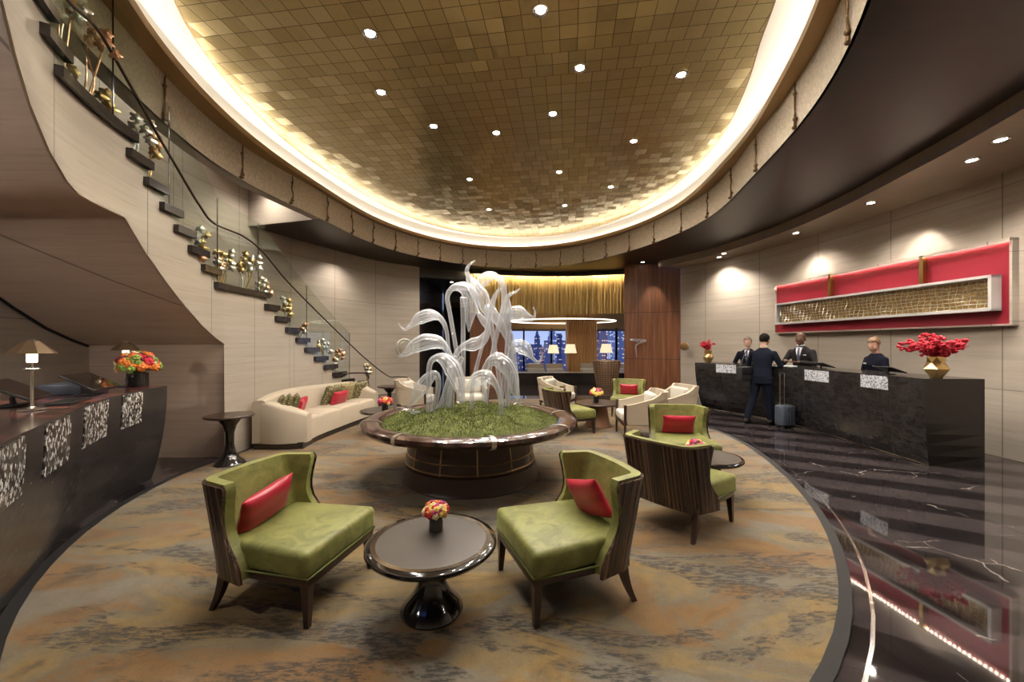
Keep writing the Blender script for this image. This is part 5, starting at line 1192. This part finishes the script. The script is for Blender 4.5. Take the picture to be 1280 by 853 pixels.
def person(label, loc, rz, H, skin, jacket, trousers, hair, pose, female=False, tie=None, hairstyle='short', head_yaw=0, head_tilt=0):
    """local frame: faces +x, left is +y; pose gives wrists and elbows, feet"""
    k = H/1.78; t = thing('person', label, 'person', loc, rz); V = lambda *a: Vector(a)*k
    lean = pose.get('lean', 0)
    def L(x, y, z): return Vector((x+lean*max(0, z-.95)*1.0, y, z))*k
    sw = .175 if female else .20
    hp = L(.02, 0, 1.63); R_ = Matrix.Translation(hp) @ Matrix.Rotation(head_yaw, 4, 'Z') @ Matrix.Rotation(head_tilt, 4, 'Y')
    h = lambda x, y, z: R_ @ (Vector((x, y, z))*k)
    body = [('l', [(*(L(0, 0, .92)), .10*k, .15*k), (*(L(0, 0, 1.15)), .09*k, .13*k), (*(L(0, 0, 1.32)), .095*k, .14*k), (*(L(0, 0, 1.41)), .075*k, .13*k), (*(L(0, 0, 1.47)), .058*k, .075*k)]),
            ('t', [L(-.01, 0, 1.40), L(0, 0, 1.53), h(-.01, 0, -.03)], [.062*k, .056*k, .056*k])]
    head = [('s', h(-.012, 0, .055), .095*k, (1, .83, 1.02)), ('t', [h(.03, 0, .03), h(.038, 0, -.055), h(.045, 0, -.09)], [.070*k, .056*k, .034*k]), ('s', h(.0, 0, -.01), .078*k, (1, .82, 1)),
            ('t', [h(.076, 0, .035), h(.094, 0, .005), h(.104, 0, -.012)], [.008*k, .012*k, .014*k]), ('s', h(.079, 0, -.047), .018*k, (.8, 1.4, .6)), ('s', h(.066, .0, -.088), .021*k),
            ('t', [h(.072, -.045, .048), h(.085, 0, .046), h(.072, .045, .048)], [.011*k]*3), ('s', h(.06, .043, -.01), .026*k), ('s', h(.06, -.043, -.01), .026*k)]
    for s_ in (-1, 1): head.append(('s', h(-.012, s_*.082, .005), .025*k, (.7, .35, 1.2)))
    limbs = []; jk = []; tr = []; sh = []
    jr = .012
    for s_, nm in ((1, 'l'), (-1, 'r')):
        S = L(0, s_*(sw-.012), 1.385); E = Vector(pose[nm+'e'])*k; Wd = Vector(pose[nm+'w'])*k
        E.x += lean*max(0, E.z/k-.95)*k*1.0; Wd.x += pose.get('reach', 0)*k
        limbs.append(('t', [S, S.lerp(E, .5), E, E.lerp(Wd, .4), Wd], [.050*k, .044*k, .037*k, .036*k, .025*k]))
        d = Wd-E; limbs += hand(Wd, d, pose.get(nm+'up', (0, 0, 1)), k, -s_, pose.get('curl', .35))
        jk.append(('t', [S, S.lerp(E, .5), E, E.lerp(Wd, .5), E.lerp(Wd, .93)], [.062*k, .057*k, .050*k, .046*k, .038*k])); jk.append(('s', S, .063*k))
        if trousers:
            Hh = Vector((0, s_*.09, .93))*k; Kn = Vector(pose[nm+'k'])*k; An = Vector(pose[nm+'a'])*k
            limbs.append(('t', [Hh, Hh.lerp(Kn, .5), Kn, Kn.lerp(An, .3), An], [.085*k, .072*k, .052*k, .054*k, .036*k]))
            tr.append(('t', [Hh, Hh.lerp(Kn, .5), Kn, Kn.lerp(An, .35), Kn.lerp(An, .97)], [.105*k, .090*k, .072*k, .068*k, .058*k]))
            f = Vector(pose.get(nm+'f', (1, 0, 0))).normalized(); An0 = Vector((An.x, An.y, 0))
            limbs.append(('t', [An, An0+Vector((0, 0, .04))+f*.02, An0+Vector((0, 0, .045))+f*.10*k], [.030*k, .026*k, .020*k]))
            sh.append(('t', [An0-f*.06*k+Vector((0, 0, .045)), An0+Vector((0, 0, .052)), An0+f*.10*k+Vector((0, 0, .042)), An0+f*.19*k+Vector((0, 0, .028))], [.034*k, .044*k, .043*k, .026*k]))
    blob(body+head+limbs, 'body', M[skin], t, .008, 1)
    lo = .80 if trousers else .80
    blob([('l', [(*(L(0, 0, lo)), .135*k, .195*k), (*(L(0, 0, .95)), .13*k, .18*k), (*(L(0, 0, 1.12)), .118*k, (.145 if female else .16)*k), (*(L(.005, 0, 1.30)), (.145 if female else .135)*k, .185*k), (*(L(0, 0, 1.385)), .12*k, .205*k), (*(L(-.003, 0, 1.43)), .102*k, .175*k), (*(L(-.006, 0, 1.465)), .085*k, .125*k), (*(L(-.01, 0, 1.505)), .068*k, .078*k)])]+jk, 'jacket', M[jacket], t, .010, 3)
    if trousers:
        blob(tr+[('s', Vector((0, 0, .93))*k, .14*k, (.9, 1.15, .8))], 'trousers', M[trousers], t, .010, 3)
        o = blob(sh, 'shoes', M['shoe'], t, .009, 1)
    # shirt front, collar, tie, pocket square
    if tie == 'red_scarf':
        MB().sphere(h(.028, 0, -.115), .03*k, 12, 8, sc=(.8, 1.2, .8)).build('scarf', M['red_scarf'], t, smooth=60)
        MB().box(L(.135, -.08, 1.32), (.01*k, .06*k, .018*k), .003).build('name_badge', M['shirt'], t, smooth=0)
    elif tie:
        q = MB(); F0 = [L(.142, 0, 1.20), L(.145, -.028, 1.30), L(.128, -.05, 1.40), L(.085, -.055, 1.485), L(.085, .055, 1.485), L(.128, .05, 1.40), L(.145, .028, 1.30)]
        q.add([p+Vector((.006, 0, 0)) for p in F0]+[p-Vector((.03, 0, 0)) for p in F0], [(0, 1, 2, 3, 4, 5, 6)]+[(i, (i+1) % 7, 7+(i+1) % 7, 7+i) for i in range(7)]); q.build('shirt', M['shirt'], t, smooth=40)
        q = MB(); q.tube([h(-.01, 0, -.10)+Vector((0.055*cos(a), .055*sin(a), -.012*cos(a)))*k for a in [2*PI*i/20 for i in range(21)]], .013*k, 6); q.build('collar', M['shirt'] if tie != 'red_scarf' else M[tie], t, smooth=60)
        q = MB(); q.tube([L(.098, 0, 1.475), L(.112, 0, 1.45), L(.140, 0, 1.40), L(.158, 0, 1.30), L(.156, 0, 1.20)], [.016*k, .014*k, .019*k, .026*k, .02*k], 8, flat=.35, up=(1, 0, .3)); q.build('tie' if tie != 'red_scarf' else 'scarf', M[tie], t, smooth=60)
        MB().box(L(.128, .10, 1.335), (.012*k, .055*k, .014*k), .003).build('pocket_square', M['shirt'], t, smooth=0)
        for s_ in (-1, 1): MB().tube([L(.088, s_*.06, 1.475), L(.130, s_*.062, 1.40), L(.155, s_*.034, 1.28), L(.155, .0, 1.17)], [.012*k, .022*k, .018*k, .006*k], 8, flat=.3, up=(1, 0, 0)).build('lapel', M[jacket], t, smooth=60)
    for s_ in (-1, 1):
        MB().sphere(h(.081, s_*.031, .022), .0095*k, 10, 6, sc=(.5, 1.2, .8)).build('eye', M['eye'], t, smooth=60)
        if hairstyle != 'bald': MB().tube([h(.080, s_*.015, .047), h(.083, s_*.032, .052), h(.070, s_*.052, .045)], .004*k, 5).build('eyebrow', M[hair], t, smooth=60)
    MB().sphere(h(.089, 0, -.047), .014*k, 10, 6, sc=(.4, 1.5, .5)).build('lips', M['lip'], t, smooth=60)
    if hairstyle != 'bald':
        b = MB(); b.sphere((0, 0, 0), .104*k, 28, 20, sc=(1.04, .86, 1.0)); keep = []
        for i, v in enumerate(b.v):
            x, y, z = v; frontline = .035 if female else .045
            if z < (.0 if x > .03*k else -.075*k): z = max(z, -.075*k) if x < .03*k else max(z, .050*k)
            if x > .03*k and z < .055*k: z = .055*k; x *= .82
            b.v[i] = tuple(R_ @ Vector((x-.016*k, y, z+.062*k)))
        hr_ = b.build('hair', M[hair], t, smooth=60)
        if hairstyle == 'bun': MB().sphere(h(-.085, 0, .125), .038*k, 14, 10).build('hair_bun', M[hair], hr_, smooth=60)
    return t
stand = dict(lk=(.02, .10, .50), rk=(.02, -.10, .50), la=(0, .11, .08), ra=(0, -.11, .08))
# guest at the desk: faces the clerk (towards +x +y), stride, left hand on the desk
person('man in a navy suit standing at the reception desk with his back to the viewer', (4.98, 7.98, 0), rad(38), 1.80, 'skin_mid', 'suit', 'suit', 'hair_dark',
       dict(lean=.18, le=(.10, .30, 1.14), lw=(.34, .20, 1.17), re=(.06, -.30, 1.16), rw=(.34, -.16, 1.18), lk=(-.06, .13, .50), la=(-.20, .20, .08), rk=(.06, -.10, .50), ra=(.10, -.12, .08), reach=.06), tie='tie', head_tilt=.12)
person('bald clerk in a charcoal suit and tie reaching over the reception desk', (6.02, 8.28, 0), rad(212), 1.83, 'skin_dark', 'suit2', 'suit2', 'hair_dark',
       dict(lean=.12, le=(.13, .27, 1.16), lw=(.36, .08, 1.20), re=(.16, -.27, 1.16), rw=(.40, -.13, 1.22), reach=.04, **stand), tie='tie', hairstyle='bald', head_tilt=.05, head_yaw=.1)
person('young clerk in a navy uniform behind the guest at the far end of reception', (5.70, 9.65, 0), rad(228), 1.75, 'skin_light', 'suit3', 'suit3', 'hair_brown',
       dict(lean=.04, le=(.03, .30, 1.13), lw=(.26, .20, 1.10), re=(.03, -.30, 1.13), rw=(.26, -.20, 1.10), **stand), tie='tie', head_tilt=.15)
person('woman clerk with her hair in a bun looking down at a reception screen', (6.30, 6.90, 0), rad(180), 1.70, 'skin_light', 'suit3', 'suit3', 'hair_light',
       dict(lean=.05, le=(.05, .23, 1.12), lw=(.28, .14, 1.14), re=(.05, -.23, 1.12), rw=(.28, -.16, 1.12), **stand), female=True, tie='red_scarf', hairstyle='bun', head_tilt=.42, head_yaw=.2)
# suitcase and shoulder bag
t = thing('rolling_suitcase', 'small blue grey rolling suitcase with its handle up, beside the man in the navy suit', 'suitcase', (5.20, 7.62, 0), rad(12))
MB().box((0, 0, .24), (.30, .20, .38), .03, seg=3).build('case_body', M['grey_case'], t, smooth=50)
for x in (-.09, -.03, .03, .09): MB().box((x, -.101, .24), (.012, .01, .32), .003).build('case_rib', M['steel'] if x == -.03 else M['grey_case'], t, smooth=0)
for x in (-.05, .05): MB().tube([(x, .06, .42), (x, .06, 1.02)], .007, 8).build('handle_rod', M['steel'], t, smooth=60)
MB().box((0, .06, 1.03), (.15, .03, .03), .01).build('grip', M['plastic'], t, smooth=50)
for x in (-.11, .11):
    for y in (-.06, .06): MB().tube([(x-.012, y, .025), (x+.012, y, .025)], .025, 12).build('wheel', M['plastic'], t, smooth=40)
t = thing('shoulder_bag', 'black briefcase bag hanging from the left shoulder of the man in the navy suit', 'bag', (4.70, 8.06, .86), rad(25))
MB().box((0, 0, .14), (.40, .12, .28), .025, seg=3, taper=.96).build('bag_body', M['black_fabric'], t, smooth=50)
MB().box((0, -.062, .20), (.36, .012, .15), .005).build('flap', M['plastic'], t, smooth=40)
MB().tube(catmull([(-.17, .0, .26), (-.02, .02, .48), (.16, .06, .62), (.24, .02, .52), (.19, .0, .26)], 5), .012, 6, flat=.5).build('strap', M['black_fabric'], t, smooth=60)
m = MB(); m.box((0, 0, .006), (.21, .30, .01), .002); o = m.build('paper_sheet', M['shirt'], smooth=0); o.location = (5.52, 8.05, 1.15); o.rotation_euler = (0, 0, .4); tag(o, 'white paper lying between the bald clerk and the man in the navy suit', 'paper')
